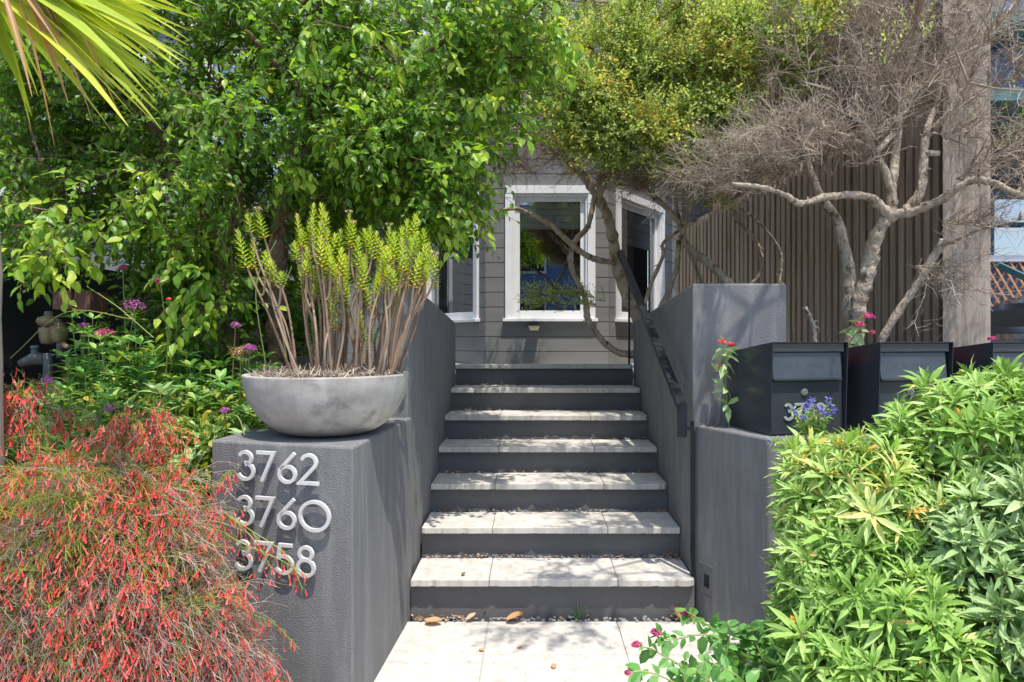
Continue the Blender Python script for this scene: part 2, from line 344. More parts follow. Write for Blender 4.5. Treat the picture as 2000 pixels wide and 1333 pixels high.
# pebbles in the gaps at the foot of each riser
def ell(mb, c, rx, ry, rz, yaw, tint=.5):
    v = []; n, m = 8, 4
    for j in range(1, m):
        for k in range(n):
            th = PI * j / m; a = 2 * PI * k / n
            x, y, z = rx * math.sin(th) * math.cos(a), ry * math.sin(th) * math.sin(a), rz * math.cos(th)
            v.append((c[0] + x * math.cos(yaw) - y * math.sin(yaw), c[1] + x * math.sin(yaw) + y * math.cos(yaw), c[2] + z))
    v = [(c[0], c[1], c[2] + rz)] + v + [(c[0], c[1], c[2] - rz)]
    f = [(0, 1 + k, 1 + (k + 1) % n) for k in range(n)]
    f += [(1 + j * n + k, 1 + (j + 1) * n + k, 1 + (j + 1) * n + (k + 1) % n, 1 + j * n + (k + 1) % n) for j in range(m - 2) for k in range(n)]
    f += [(1 + (m - 2) * n + k, len(v) - 1, 1 + (m - 2) * n + (k + 1) % n) for k in range(n)]
    mb.add(v, f, tint)
for i in range(7):
    y = 3.33 + T * i + .008; z = .0 if i == 0 else .2 + .1625 * (i - 1)
    for q in range(110 if i < 3 else 40):
        x = random.uniform(W0 + .01, W1 - .01)
        if i == 0: yy = random.uniform(3.322, 3.362)
        else: yy = 3.33 + T * (i - 1) + random.uniform(.340, .368)
        ell(pebV, (x, yy, z + random.uniform(-.006, .008) - (.004 if i else 0)), random.uniform(.008, .018), random.uniform(.006, .011), random.uniform(.004, .008), random.uniform(0, 3))
tag(pebV.build('pebbles', M['pebble'], smooth=True), 'grey pebbles filling the gaps behind the tile treads', 'pebbles', kind='stuff')
mb = MB()
pos = []
for _ in range(460):
    i = random.choice([0, 0, 0, 1, 1, 2, 3, 4, 5, 6]); z = .0 if i == 0 else .2 + .1625 * (i - 1)
    x = random.choice([W0 + abs(random.gauss(0, .18)) + .01, random.uniform(W0 + .02, W1 - .02), W1 - abs(random.gauss(0, .05)) - .01])
    x = min(max(x, W0 + .01), W1 - .01)
    y = 3.335 + T * (i - 1) + .335 + (.015 if i == 0 else 0) + random.gauss(0, .02)
    pos.append((x, y - .01, z + .012))
pos = np.array(pos); n = len(pos)
mb.leaves(TINY, pos, unit(n) * [1, 1, .35], unit(n) * .4 + [0, 0, 1], R.uniform(.008, .028, n), R.random(n))
pos = np.stack([R.uniform(-.55, .75, 160), R.uniform(2.3, 4.2, 160), np.zeros(160)], 1)
k = np.floor((pos[:, 1] - 3.33) / T); pos[:, 2] = np.where(k < 0, .004, .2 + .1625 * k + .004)
mb.leaves(TINY, pos, unit(160) * [1, 1, .05], np.tile([0, 0, 1.], (160, 1)), R.uniform(.003, .011, 160), R.random(160) * .6)
tag(mb.build('leaf_litter', M['litter']), 'fine orange brown leaf litter scattered along the step edges', 'leaf litter', kind='stuff')
# large fallen leaves
def curled(mb, c, L, yaw, tilt, tint):
    v = []; nu, nv = 6, 4
    for i in range(nu + 1):
        u = i / nu; wd = .34 * math.sin(PI * min(1, u * .96 + .03)) ** .7 * L
        for j in range(-nv // 2, nv // 2 + 1):
            s = j / (nv / 2); x = u * L; y = s * wd; z = abs(s) ** 1.6 * .16 * L + .05 * L * math.sin(u * 3)
            x, z = x * math.cos(tilt) - z * math.sin(tilt), x * math.sin(tilt) + z * math.cos(tilt)
            v.append((c[0] + x * math.cos(yaw) - y * math.sin(yaw), c[1] + x * math.sin(yaw) + y * math.cos(yaw), c[2] + z))
    w_ = nv + 1
    mb.add(v, [(i * w_ + j, (i + 1) * w_ + j, (i + 1) * w_ + j + 1, i * w_ + j + 1) for i in range(nu) for j in range(nv)], tint)
for (px, py, Y, z, L, yaw, tilt, tint, lab) in (
        (990, 1206, 3.30, .01, .085, .1, .35, .62, 'large pinkish brown curled leaf lying at the foot of the bottom riser'),
        (912, 1206, 3.31, .01, .055, .5, .4, .95, 'pale tan rounded leaf lying on pebbles at the foot of the bottom riser'),
        (830, 1211, 3.29, .008, .085, -.15, .08, .8, 'long flat tan leaf lying at the left end of the bottom riser'),
        (1332, 1205, 3.31, .012, .07, 2.0, .6, .35, 'brown curled leaf lying in the right corner below the bottom step'),
        (1010, 1259, 3.03, .004, .03, .6, .05, .9, 'small yellow leaf scrap lying on the upper path slabs'),
        (945, 1271, 3.0, .004, .028, 2.6, .05, .75, 'small tan leaf lying beside the slab joint of the path'),
        (1082, 1303, 2.84, .004, .034, 1.6, .1, .7, 'small pinkish leaf lying on the middle path slab'),
        (902, 1126, 3.38, .204, .028, 1.0, .2, .1, 'tiny dark leaf lying on the bottom stone tread')):
    mb = MB(); c = G(px, Y, z); curled(mb, c, L, yaw, tilt, tint)
    tag(mb.build('fallen_leaf', M['litter'], smooth=True), lab, 'leaf')
c = G(1130, 3.345, 0); mb = MB()
for (dx, dz, b_) in ((-.045, .05, .01), (.04, .075, .02), (-.008, .10, .0), (.055, .055, .03), (-.05, .02, .0), (.02, .09, -.01)):
    q = crom([c, c + Vector((dx * .5, -.01, dz * .75)), c + Vector((dx, -.02, dz))], 4)
    mb.tube(q, [.0028 * (1 - .85 * i / (len(q) - 1)) for i in range(len(q))], 4, .4)
tag(mb.build('grass_tuft', M['valerian']), 'small green grass tuft sprouting at the foot of the bottom riser', 'grass tuft')

# ================================================================ STAIR WALLS
slope = lambda x, y: 1.655 - (y - 3.42) * .078
mb = MB(); mb.poly([(-1.02, 3.41), (-.612, 3.41), (-.588, 4.05), (-.59, 5.39), (-.76, 5.39), (-.76, 3.62), (-1.02, 3.62)], -.05, slope)
wl = tag(mb.build('stair_wall', M['stucco'], bevel=.01), 'tall dark grey rendered wall behind the bowl, running up the left side of the steps', 'wall')
mb = MB(); mb.poly([(.812, 3.42), (1.285, 3.42), (1.285, 3.62), (.98, 3.62), (.98, 5.39), (.812, 5.39)], -.05, slope)
wr = tag(mb.build('stair_wall', M['stucco'], bevel=.01), 'tall dark grey rendered wall beside the handrail, dappled with twig shade', 'wall')
mb = MB(); mb.poly([(-1.237, 2.646), (-.6425, 2.475), (-.592, 3.404), (-1.02, 3.404), (-1.22, 2.95)], -.05, .985)
pil = tag(mb.build('entry_pillar', M['stucco'], bevel=.009), 'low grey rendered block carrying three rows of metal house numbers', 'pillar')
mb = MB(); mb.poly([(.82, 3.414), (1.03, 2.945), (4.6, 2.945), (4.6, 3.414)], -.05, .947)
lowr = tag(mb.build('low_wall', M['stucco'], bevel=.01), 'low grey rendered wall with an angled end, mailboxes standing on it', 'wall')
def step_light(parent, A, B, u, z, h=.13, wd=.05):
    fr = frame(A, B); mb = MB()
    mb.fbox(fr, u - wd, u - wd + .008, z, z + h, 0.0005, .007); mb.fbox(fr, u + wd - .008, u + wd, z, z + h, .0005, .007)
    mb.fbox(fr, u - wd + .008, u + wd - .008, z, z + .008, .0005, .007); mb.fbox(fr, u - wd + .008, u + wd - .008, z + h - .008, z + h, .0005, .007)
    mb.fbox(fr, u - wd + .008, u + wd - .008, z + .008, z + h - .008, .0005, .003)
    o = mb.build('step_light', M['smooth'], parent)
    mb = MB(); mb.fbox(fr, u - wd * .35, u + wd * .35, z + h * .3, z + h * .68, .003, .006); mb.build('light_opening', M['darkmetal'], o)
step_light(pil, (-.592, 3.404), (-.6425, 2.475), .16, .13, .16)
step_light(wl, (-.59, 5.39), (-.588, 4.05), .98, .70)
step_light(wl, (-.59, 5.39), (-.588, 4.05), .30, 1.02)
step_light(wl, (-.588, 4.05), (-.612, 3.41), .25, .39)
for y, z in ((3.87, .42), (4.54, .80), (5.2, 1.15)):
    step_light(wr, (.812, 3.42), (.812, 5.39), y - 3.42, z)
step_light(lowr, (.82, 3.414), (1.03, 2.945), .1, .12, .16)
# ---------------------------------------------------------------- digits
def arc(cx, cy, r, a0, a1, n=18, ry=None):
    ry = ry or r
    return [(cx + r * math.cos(math.radians(a0 + (a1 - a0) * i / n)), cy + ry * math.sin(math.radians(a0 + (a1 - a0) * i / n))) for i in range(n + 1)]
GL = {'3': (.62, [arc(.29, .74, .20, 158, -75, 16) + arc(.30, .315, .255, 82, -160, 22)]),
      '7': (.62, [[(.0, .945), (.55, .945), (.17, .02)]]),
      '6': (.66, [[(.56, .98), (.10, .44)] + arc(.33, .30, .25, 150, 510, 34)]),
      '2': (.66, [arc(.31, .72, .225, 165, -28, 16) + [(.02, .055), (.62, .055)]]),
      '0': (1.04, [arc(.50, .5, .445, 0, 360, 48)]),
      '5': (.64, [[(.56, .945), (.17, .945), (.12, .56)] + arc(.29, .325, .265, 118, -155, 24)]),
      '8': (.62, [arc(.30, .745, .195, -90, 270, 28), arc(.30, .30, .25, 90, 450, 34)]),
      '1': (.3, [[(.15, 0), (.15, .97)]])}
def digit(mb, ch, fr, u, z, h, stroke, w0, w1, xs=1.0):
    wd, paths = GL[ch]
    for pi, pts in enumerate(paths):
        pts = [Vector((p[0] * h * xs, p[1] * h)) for p in pts]; n = len(pts); L = []; Rr = []
        closed = (pts[0] - pts[-1]).length < 1e-4
        for i in range(n):
            a = pts[i - 1] if i > 0 else (pts[-2] if closed else None); b = pts[i + 1] if i < n - 1 else (pts[1] if closed else None)
            d1 = (pts[i] - a).normalized() if a is not None else None; d2 = (b - pts[i]).normalized() if b is not None else None
            d1 = d1 or d2; d2 = d2 or d1
            n1 = Vector((-d1.y, d1.x)); n2 = Vector((-d2.y, d2.x)); m = (n1 + n2)
            m = m.normalized() if m.length > .2 else n1
            s = min(stroke / 2 / max(m.dot(n1), .3), stroke * 1.3)
            L.append(pts[i] + m * s); Rr.append(pts[i] - m * s)
        ww1 = w1 + pi * .0012
        v = []
        for q in (w0, ww1):
            for i in range(n): v.append(fr(u + L[i].x, z + L[i].y, q)); v.append(fr(u + Rr[i].x, z + Rr[i].y, q))
        f = []; o = 2 * n
        for i in range(n - 1):
            a = 2 * i
            f += [(o + a, o + a + 1, o + a + 3, o + a + 2), (a, a + 2, a + 3, a + 1), (a, o + a, o + a + 2, a + 2), (a + 1, a + 3, o + a + 3, o + a + 1)]
        f += [(0, 1, o + 1, o), (o - 2, 2 * o - 2, 2 * o - 1, o - 1)]
        mb.add(v, f)
    return wd * h * xs
def word(txt, fr, u, z, h, stroke, w0, w1, mat, parent, gap, label, name='house_number', xs=1.0):
    root = None
    for k, ch in enumerate(txt):
        mb = MB(); ww = digit(mb, ch, fr, u, z, h, stroke, w0, w1, xs); u += ww + gap * h
        if root is None:
            e = bpy.data.objects.new(name, None); COL.objects.link(e); e.empty_display_size = .05
            if parent is not None: e.parent = parent
            e['label'] = label; root = e
        mb.build('digit', mat, root, bevel=.0008)
frP = frame((-1.237, 2.646), (-.6425, 2.475))
def face_u(px):  # where a column of the photo meets the pillar face
    k = (px - CX) / F; A, t = frP.A, frP.t
    return (k * A.y - A.x) / (t.x - k * t.y)
for txt, x0, zt, h, lab in (('3762', 469, .957, .116, 'top row of metal digits reading 3762'), ('3760', 467, .787, .117, 'middle row of metal digits reading 3760'), ('3758', 464, .618, .117, 'bottom row of metal digits reading 3758')):
    word(txt, frP, face_u(x0), zt - h, h, .0135, .0135, .0235, M['number'], pil, .05, lab, xs=1.16)
# ---------------------------------------------------------------- handrail
hr = thing('handrail', 'black flat bar handrail sloping down the right side of the steps', 'handrail', (.745, 3.36, 0))
A = Vector((.745, 5.68, 2.10)); B = Vector((.745, 3.36, 1.045))
def barx(mb, A, B, wx, hz):
    mb.add([(p.x + sx * wx / 2, p.y, p.z + sz * hz / 2) for p in (A, B) for sx in (-1, 1) for sz in (-1, 1)],
           [(0, 2, 3, 1), (4, 5, 7, 6), (0, 4, 6, 2), (1, 3, 7, 5), (0, 1, 5, 4), (2, 6, 7, 3)])
mb = MB(); barx(mb, A, B, .048, .034); mb.box(.721, .769, 3.345, 3.36, .895, 1.06); mb.build('rail', M['darkmetal'], hr, bevel=.002)
mb = MB(); mb.box(.776, .79, 5.40, 5.43, 1.10, 1.96); mb.box(.752, .776, 5.40, 5.43, 1.93, 1.945); mb.build('post', M['darkmetal'], hr, bevel=.001)
mb = MB(); mb.box(.795, .811, 3.375, 3.40, .2, .97); mb.box(.771, .795, 3.352, 3.40, .93, .945); mb.build('post', M['darkmetal'], hr, bevel=.001)
# ---------------------------------------------------------------- mailboxes
def mailbox(x, y, yaw, num, label, dent=0):
    r = thing('mailbox', label, 'mailbox', (x, y, .947), 'black locking mailboxes on the low wall')
    c, s = math.cos(yaw), math.sin(yaw)
    A_ = (x, y); Bp = (x + .375 * c, y + .375 * s); fr = frame(A_, Bp); Wd = .375; Hh = .415; D = .40; z0 = .949
    def pt(u, z, d): return fr(u, z, -d)
    # folded steel shell with a roof that falls to the back, open front lip
    mb = MB(); t = .004
    zt, zb = z0 + Hh, z0 + Hh - .052
    outer = lambda u: [pt(u, z0, .012), pt(u, z0, D), pt(u, zb, D), pt(u, zt, -.006)]
    for u0, u1 in ((0, t), (Wd - t, Wd)):
        a, b_ = outer(u0), outer(u1)
        mb.add(a + b_, [(0, 1, 2, 3), (7, 6, 5, 4)] + [(i, 4 + i, 4 + (i + 1) % 4, (i + 1) % 4) for i in range(4)])
    mb.add([pt(t, zt, -.006), pt(Wd - t, zt, -.006), pt(Wd - t, zb, D), pt(t, zb, D), pt(t, zt - t, -.006), pt(Wd - t, zt - t, -.006), pt(Wd - t, zb - t, D), pt(t, zb - t, D)],
           [(0, 1, 2, 3), (7, 6, 5, 4), (0, 4, 5, 1), (2, 6, 7, 3)])
    mb.add([pt(t, z0, D - t), pt(Wd - t, z0, D - t), pt(Wd - t, zb - t, D - t), pt(t, zb - t, D - t)], [(3, 2, 1, 0)])
    mb.fbox(fr, t, Wd - t, z0, z0 + t, -D + t, -.02)
    mb.build('shell', M['mailbox'], r, bevel=.0012)
    mb = MB(); mb.fbox(fr, t, Wd - t - .012, zt - .045, zt - .006, -.012, -.003); mb.build('hood', M['mailbox'], r, bevel=.002)
    # drop flap: a panel leaning outward at its foot
    mb = MB(); ft, fb = zt - .047, zt - .172
    a = [fr(t + .001, fb, .006), fr(Wd - t - .03, fb, .006), fr(Wd - t - .022, ft, -.016), fr(t + .001, ft, -.016)]
    b_ = [fr(t + .001, fb, .002), fr(Wd - t - .03, fb, .002), fr(Wd - t - .022, ft, -.020), fr(t + .001, ft, -.020)]
    mb.add(a + b_, [(0, 1, 2, 3), (7, 6, 5, 4), (0, 4, 5, 1), (1, 5, 6, 2), (2, 6, 7, 3), (3, 7, 4, 0)])
    mb.fbox(fr, t + .001, Wd - t - .03, fb, fb + .011, .0065, .010)
    fl = mb.build('flap', M['mailbox'], r, bevel=.001)
    # faint raised letters on the flap
    for wtxt, wu in (('U.S.', .075), ('MAIL', .175)):
     cu = bpy.data.curves.new('lettering', 'FONT'); cu.body = wtxt; cu.size = .036; cu.extrude = .0006; cu.space_character = 1.25
     to = bpy.data.objects.new('lettering', cu); COL.objects.link(to); dg = bpy.context.evaluated_depsgraph_get(); me = bpy.data.meshes.new_from_object(to.evaluated_get(dg)); bpy.data.objects.remove(to)
     me.materials.clear(); me.materials.append(M['mailbox']); tilt = math.atan2(.022, ft - fb)
     o = bpy.data.objects.new('lettering', me); COL.objects.link(o); p = Vector(fr(wu, fb + .055, -.0035)) ; o.parent = fl
     o.location = p - origin(fl); o.rotation_euler = (PI / 2 - tilt, 0, yaw)
    mb = MB(); mb.fbox(fr, t + .001, Wd - t - .03, z0 + .006, fb - .003, -.016, -.010)
    mb.add([fr(Wd - t - .029, z0 + .006, -.010), fr(Wd - t - .001, z0 + .006, -.03), fr(Wd - t - .001, zt - .05, -.03), fr(Wd - t - .029, zt - .05, -.022)], [(0, 1, 2, 3)])
    dr = mb.build('door', M['mailbox'], r, bevel=.001)
    q = fr(.163, fb - .052, -.010); mb = MB(); mb.lathe((q[0], q[1], q[2]), [(.0165, 0), (.0165, -.004), (.014, -.008), (.010, -.0085), (.0095, -.006)], 20, axis='y')
    mb.box(q[0] - .002, q[0] + .002, q[1] - .009, q[1] - .0055, q[2] - .006, q[2] + .006); mb.build('lock', M['steel'], dr, smooth=False)
    word(num, fr, .062, z0 + .066, .075, .0115, -.0095, -.004, M['dull'], r, .07, 'metal digits reading ' + num)
    mb = MB(); mb.fbox(fr, Wd + .003, Wd + .007, z0 + .315, z0 + .385, -.33, -.08); mb.build('flag', M['flagred'], r)
    return r
mailbox(1.062, 3.0, .2, '3762', 'black mailbox nearest the steps, violet blooms in front of its digits')
mailbox(1.535, 3.0, .2, '3760', 'black mailbox standing in the middle of three, red sheen on its side')
mailbox(2.03, 3.0, .2, '3758', 'black mailbox farthest from the steps, cut by the photo edge')

# ================================================================ HOUSE
house = thing('bay_house', 'grey clapboard house with an angled white windowed bay at the top of the steps', 'house', (.2, 9, 1.08))
WX = ((-1.72, 9.42), (-.5, 7.6), (.87, 7.6), (2.09, 9.42))
def siding(mb, fr, z0, z1, ops, pitch=.1645, phase=.0):
    z = z0
    while z < z1 - 1e-3:
        zt = min(z + pitch, z1)
        cuts = sorted({z, zt} | {q for o in ops for q in o[2:] if z < q < zt})
        for za, zb in zip(cuts[:-1], cuts[1:]): board(mb, fr, ops, z, zt, za, zb)
        z = zt
def board(mb, fr, ops, z, zt, za, zb):
        wa = wb = .010; lift = .009 if za == z else 0
        segs = [(0, fr.len)]
        for (u0, u1, a, b_) in ops:
            if zb > a + .001 and za < b_ - .001:
                ns = []
                for s0, s1 in segs:
                    if u0 > s0: ns.append((s0, min(u0, s1)))
                    if u1 < s1: ns.append((max(u1, s0), s1))
                segs = [q for q in ns if q[1] - q[0] > .005]
        for s0, s1 in segs:
            e0, e1 = s0, s1
            z1 = za + lift; mb.add([fr(e0, z1, wa), fr(e1, z1, wa), fr(e1, zb, wb), fr(e0, zb, wb), fr(e0, z1, 0), fr(e1, z1, 0), fr(e1, zb, 0), fr(e0, zb, 0)],
                   [(0, 1, 2, 3), (0, 4, 5, 1), (2, 6, 7, 3), (1, 5, 6, 2), (0, 3, 7, 4)])
        # backing so that no light leaks through the joint
            mb.add([fr(e0, za, .001), fr(e1, za, .001), fr(e1, zb, .001), fr(e0, zb, .001)], [(0, 1, 2, 3)])
def window(fr, u0, u1, z0, z1, parent, blind=.2, casing=.085, sash=.055, pane='glass', grid=None, label=None):
    wn = bpy.data.objects.new('window', None); COL.objects.link(wn); wn.parent = parent; wn.empty_display_size = .1
    if label: wn['label'] = label
    mb = MB(); c = casing
    mb.fbox(fr, u0, u0 + c, z0, z1 - c, -.02, .042); mb.fbox(fr, u1 - c, u1, z0, z1 - c, -.02, .042)
    mb.fbox(fr, u0, u1, z1 - c, z1, -.02, .045)
    a, b_, lo, hi = u0 + c, u1 - c, z0, z1 - c; d = .022
    mb.fbox(fr, a, a + d, lo, hi, -.08, .02); mb.fbox(fr, b_ - d, b_, lo, hi, -.08, .02); mb.fbox(fr, a + d, b_ - d, hi - d, hi, -.08, .02)
    mb.build('window_frame', M['white'], wn, bevel=.003)
    mb = MB(); mb.fbox(fr, u0 - .025, u1 + .025, z0 - .035, z0 - .001, -.02, .075); mb.build('sill', M['white'], wn, bevel=.004)
    a += d; b_ -= d; hi -= d; s = sash
    mb = MB(); mb.fbox(fr, a, a + s, lo, hi, -.065, -.025); mb.fbox(fr, b_ - s, b_, lo, hi, -.065, -.025)
    mb.fbox(fr, a + s, b_ - s, lo, lo + s * 1.6, -.065, -.025); mb.fbox(fr, a + s, b_ - s, hi - s, hi, -.065, -.025)
    mb.build('sash', M['white'], wn, bevel=.003)
    mb = MB(); p = [fr(a + s, lo + s * 1.6, -.045), fr(b_ - s, lo + s * 1.6, -.045), fr(b_ - s, hi - s, -.045), fr(a + s, hi - s, -.045)]; mb.add(p, [(0, 1, 2, 3)])
    mb.build('pane', M[pane], wn)
    if grid:
        mb = MB()
        for i in range(1, grid[0]):
            u = a + s + (b_ - a - 2 * s) * i / grid[0]; mb.fbox(fr, u - .008, u + .008, lo + s * 1.6, hi - s, -.043, -.034)
        for i in range(1, grid[1]):
            z = lo + s * 1.6 + (hi - lo - 2.6 * s) * i / grid[1]; mb.fbox(fr, a + s, b_ - s, z - .007, z + .007, -.042, -.036)
        mb.build('glazing_bars', M['darkmetal'], wn)
    if blind:
        mb = MB(); hb = (hi - lo) * blind; n = 4
        for i in range(n):
            zt = hi - s - hb * i / n; zb = hi - s - hb * (i + 1) / n
            mb.add([fr(a + s, zt, -.10), fr(b_ - s, zt, -.10), fr(b_ - s, zb + .006, -.075 - .004 * i), fr(a + s, zb + .006, -.075 - .004 * i), fr(b_ - s, zb, -.10), fr(a + s, zb, -.10)], [(0, 3, 2, 1), (3, 5, 4, 2)])
        mb.build('blind', M['blind'], wn)
    return wn
frC = frame(WX[1], WX[2]); frL = frame(WX[0], WX[1]); frR = frame(WX[2], WX[3])
zc0, zc1 = 1.60, 3.07
opC = (-.28 + .5, .72 + .5); LLn = frL.len
opL = (LLn - 1.52, LLn - .13); opR = (.16, 1.50)
up0, up1 = 4.92, 6.7
mb = MB()
siding(mb, frC, .9, 9, [(opC[0], opC[1], zc0, zc1), (.12, 1.25, up0, up1)])
siding(mb, frL, .9, 9, [(opL[0], opL[1], zc0, zc1), (.5, 1.9, up0, up1)])
siding(mb, frR, .9, 9, [(opR[0], opR[1], zc0, zc1), (.2, 1.6, up0, up1)])
mb.build('bay_wall', M['siding'], house)
window(frC, *opC, zc0, zc1, house, .22, label='front window of the bay, brown branch crossing it')
window(frL, *opL, zc0, zc1, house, 0, label='narrow looking left window of the bay, in shade')
window(frR, *opR, zc0, zc1, house, .3, label='right window of the bay behind the handrail')
window(frC, .12, 1.25, up0, up1, house, 0, pane='blueglass')
window(frL, .5, 1.9, up0, up1, house, 0, pane='blueglass', grid=(5, 7))
window(frR, .2, 1.6, up0, up1, house, .15, pane='blueglass')
# room behind the bay
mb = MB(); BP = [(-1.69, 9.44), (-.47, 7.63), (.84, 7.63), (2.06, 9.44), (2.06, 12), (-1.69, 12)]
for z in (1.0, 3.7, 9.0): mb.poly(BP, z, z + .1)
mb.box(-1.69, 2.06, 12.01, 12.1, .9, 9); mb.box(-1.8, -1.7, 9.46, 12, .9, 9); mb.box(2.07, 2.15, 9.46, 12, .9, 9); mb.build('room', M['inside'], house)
mb = MB()
for i in range(14):
    u = opL[0] + .12 + i * .035; fr = frL; mb.fbox(fr, u, u + .034, 1.7, 2.95, -.2 - .02 * (i % 2), -.19 - .02 * (i % 2))
mb.build('curtain', M['curtain'], house)
# small floodlight on the siding
mb = MB(); c = P(1043, 640, 7.56); fr = frC
mb.add([(c.x - .045, c.y - .09, c.z - .035), (c.x + .045, c.y - .09, c.z - .035), (c.x + .065, c.y - .10, c.z + .02), (c.x - .065, c.y - .10, c.z + .02), (c.x - .045, c.y + .01, c.z - .035), (c.x + .045, c.y + .01, c.z - .035), (c.x + .065, c.y + .01, c.z + .02), (c.x - .065, c.y + .01, c.z + .02)],
       [(0, 1, 2, 3), (0, 4, 5, 1), (1, 5, 6, 2), (2, 6, 7, 3), (3, 7, 4, 0)])
wlgt = mb.build('wall_light', M['beige'], house, bevel=.006)
mb = MB(); mb.box(c.x - .068, c.x + .068, c.y - .105, c.y + .012, c.z + .0215, c.z + .034); mb.build('light_cap', M['darkmetal'], wlgt, bevel=.004)
# wing of the house behind the tree: siding, ledge, upper windows with small panes
frW = frame((-9.5, 9.45), (-1.72, 9.45)); mb = MB()
wins = [(5.0, 7.2, 3.55, 5.3), (1.6, 4.2, 3.55, 5.3), (4.2, 7.3, 5.7, 7.6), (.3, 3.4, 5.7, 7.6)]
siding(mb, frW, .6, 9, [(a, b_, z0, z1) for a, b_, z0, z1 in wins]); mb.build('wing_wall', M['siding'], house)
for i, (a, b_, z0, z1) in enumerate(wins): window(frW, a, b_, z0, z1, house, 0, pane='blueglass', grid=(8, 6))
mb = MB(); mb.fbox(frW, 0, 4.2, 3.3, 3.42, .02, .25); mb.build('ledge', M['white'], house, bevel=.01)
mb = MB(); mb.box(-9.5, -1.82, 11, 11.1, .6, 9); mb.box(-9.5, -1.82, 9.46, 11, 5.4, 5.5); mb.box(-9.5, -1.82, 9.46, 11, 9.0, 9.1); mb.build('inner_wall', M['inside'], house)
frW2 = frame((2.09, 9.45), (3.3, 9.45)); mb = MB(); siding(mb, frW2, .6, 9, []); mb.build('side_wall', M['siding'], house)
# entry canopy with the unit number
can = thing('entry_canopy', 'dark steel entry canopy carrying a unit number, left of the bay', 'canopy', (-1.8, 7.5, 1))
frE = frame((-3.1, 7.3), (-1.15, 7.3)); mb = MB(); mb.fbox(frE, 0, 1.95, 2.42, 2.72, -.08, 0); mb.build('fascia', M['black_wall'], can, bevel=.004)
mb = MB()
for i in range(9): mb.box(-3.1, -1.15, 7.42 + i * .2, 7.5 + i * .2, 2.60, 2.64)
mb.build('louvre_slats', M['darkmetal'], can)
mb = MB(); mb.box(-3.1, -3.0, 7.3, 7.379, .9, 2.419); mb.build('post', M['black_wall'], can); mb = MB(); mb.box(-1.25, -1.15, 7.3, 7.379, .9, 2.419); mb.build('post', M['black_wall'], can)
uu = P(734, 440, 7.28).x + 3.1
word('3758', frE, uu, 2.55, .075, .010, .001, .006, M['number'], can, .16, 'small unit number reading 3758')
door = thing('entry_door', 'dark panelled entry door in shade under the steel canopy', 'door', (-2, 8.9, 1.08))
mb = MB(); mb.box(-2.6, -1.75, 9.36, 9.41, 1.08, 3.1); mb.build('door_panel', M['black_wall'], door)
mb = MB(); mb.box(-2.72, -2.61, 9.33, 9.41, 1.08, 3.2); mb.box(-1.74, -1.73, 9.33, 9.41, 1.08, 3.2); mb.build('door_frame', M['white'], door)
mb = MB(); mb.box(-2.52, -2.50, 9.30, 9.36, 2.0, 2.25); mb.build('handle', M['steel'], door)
# ================================================================ LEFT: black side wall, meter box, valves
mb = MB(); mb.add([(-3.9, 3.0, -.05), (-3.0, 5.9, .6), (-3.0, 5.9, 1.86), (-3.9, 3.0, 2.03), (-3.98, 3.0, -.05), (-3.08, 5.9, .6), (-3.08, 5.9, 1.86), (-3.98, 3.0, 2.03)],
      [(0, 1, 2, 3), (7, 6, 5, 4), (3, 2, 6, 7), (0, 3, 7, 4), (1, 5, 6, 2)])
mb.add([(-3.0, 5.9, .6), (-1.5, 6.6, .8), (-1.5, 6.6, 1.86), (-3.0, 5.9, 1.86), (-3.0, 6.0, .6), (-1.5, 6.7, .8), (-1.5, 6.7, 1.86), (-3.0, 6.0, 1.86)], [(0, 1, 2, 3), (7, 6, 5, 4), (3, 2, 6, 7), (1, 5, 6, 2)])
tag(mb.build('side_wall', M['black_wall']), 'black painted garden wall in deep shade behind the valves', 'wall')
Yv = 3.75
bx = thing('meter_box', 'brown metal utility box mounted on the black wall above the valves', 'utility box', P(140, 590, Yv))
a = P(107, 568, Yv); b_ = P(165, 605, Yv)
mb = MB(); mb.box(a.x, (a.x + b_.x) / 2 + .02, Yv - .02, Yv + .16, b_.z, a.z); mb.build('cover', M['boxred'], bx, bevel=.004)
mb = MB(); mb.box((a.x + b_.x) / 2 + .022, b_.x + .03, Yv + .0, Yv + .16, b_.z - .01, a.z - .005); mb.build('side_panel', M['boxred'], bx, bevel=.004)
mb = MB(); q = P(152, 558, Yv + .1); mb.lathe((q.x, q.y, q.z), [(.02, 0), (.022, -.03), (.012, -.04)], 14, axis='y'); mb.build('cap', M['white'], bx, smooth=True)
mb = MB(); mb.tube([P(166, 600, Yv + .1), P(166, 700, Yv + .1)], .008, 8); mb.build('conduit', M['pipe'], bx, smooth=True)
vv = thing('backflow_valve', 'aged brass backflow valve on iron pipes below the brown box', 'valve', P(95, 760, Yv))
mb = MB()
mb.tube([P(94, 850, Yv), P(94, 690, Yv)], .024, 12); mb.tube([P(94, 626, Yv), P(94, 612, Yv)], .02, 12); mb.tube([P(118, 700, Yv), P(118, 640, Yv)], .02, 12)
mb.tube([P(94, 705, Yv), P(50, 705, Yv)], .022, 12); mb.tube([P(94, 633, Yv), P(120, 633, Yv)], .026, 12)
mb.build('pipe', M['pipe'], vv, smooth=True)
mb = MB()
for (px, py) in ((94, 655), (115, 652)):
    q = P(px, py, Yv); mb.lathe((q.x, q.y, q.z), [(.025, -.05), (.036, -.04), (.042, -.01), (.046, .02), (.046, .04), (.03, .045), (.03, .06)], 16)
q = P(95, 628, Yv); mb.lathe((q.x, q.y, q.z), [(.03, -.03), (.05, -.02), (.06, 0), (.05, .02), (.02, .03), (.018, .055)], 16)
q = P(122, 672, Yv); mb.tube([q, q + Vector((.05, -.03, -.02))], [.02, .012], 10)
mb.build('valve_body', M['brass'], vv, smooth=True)
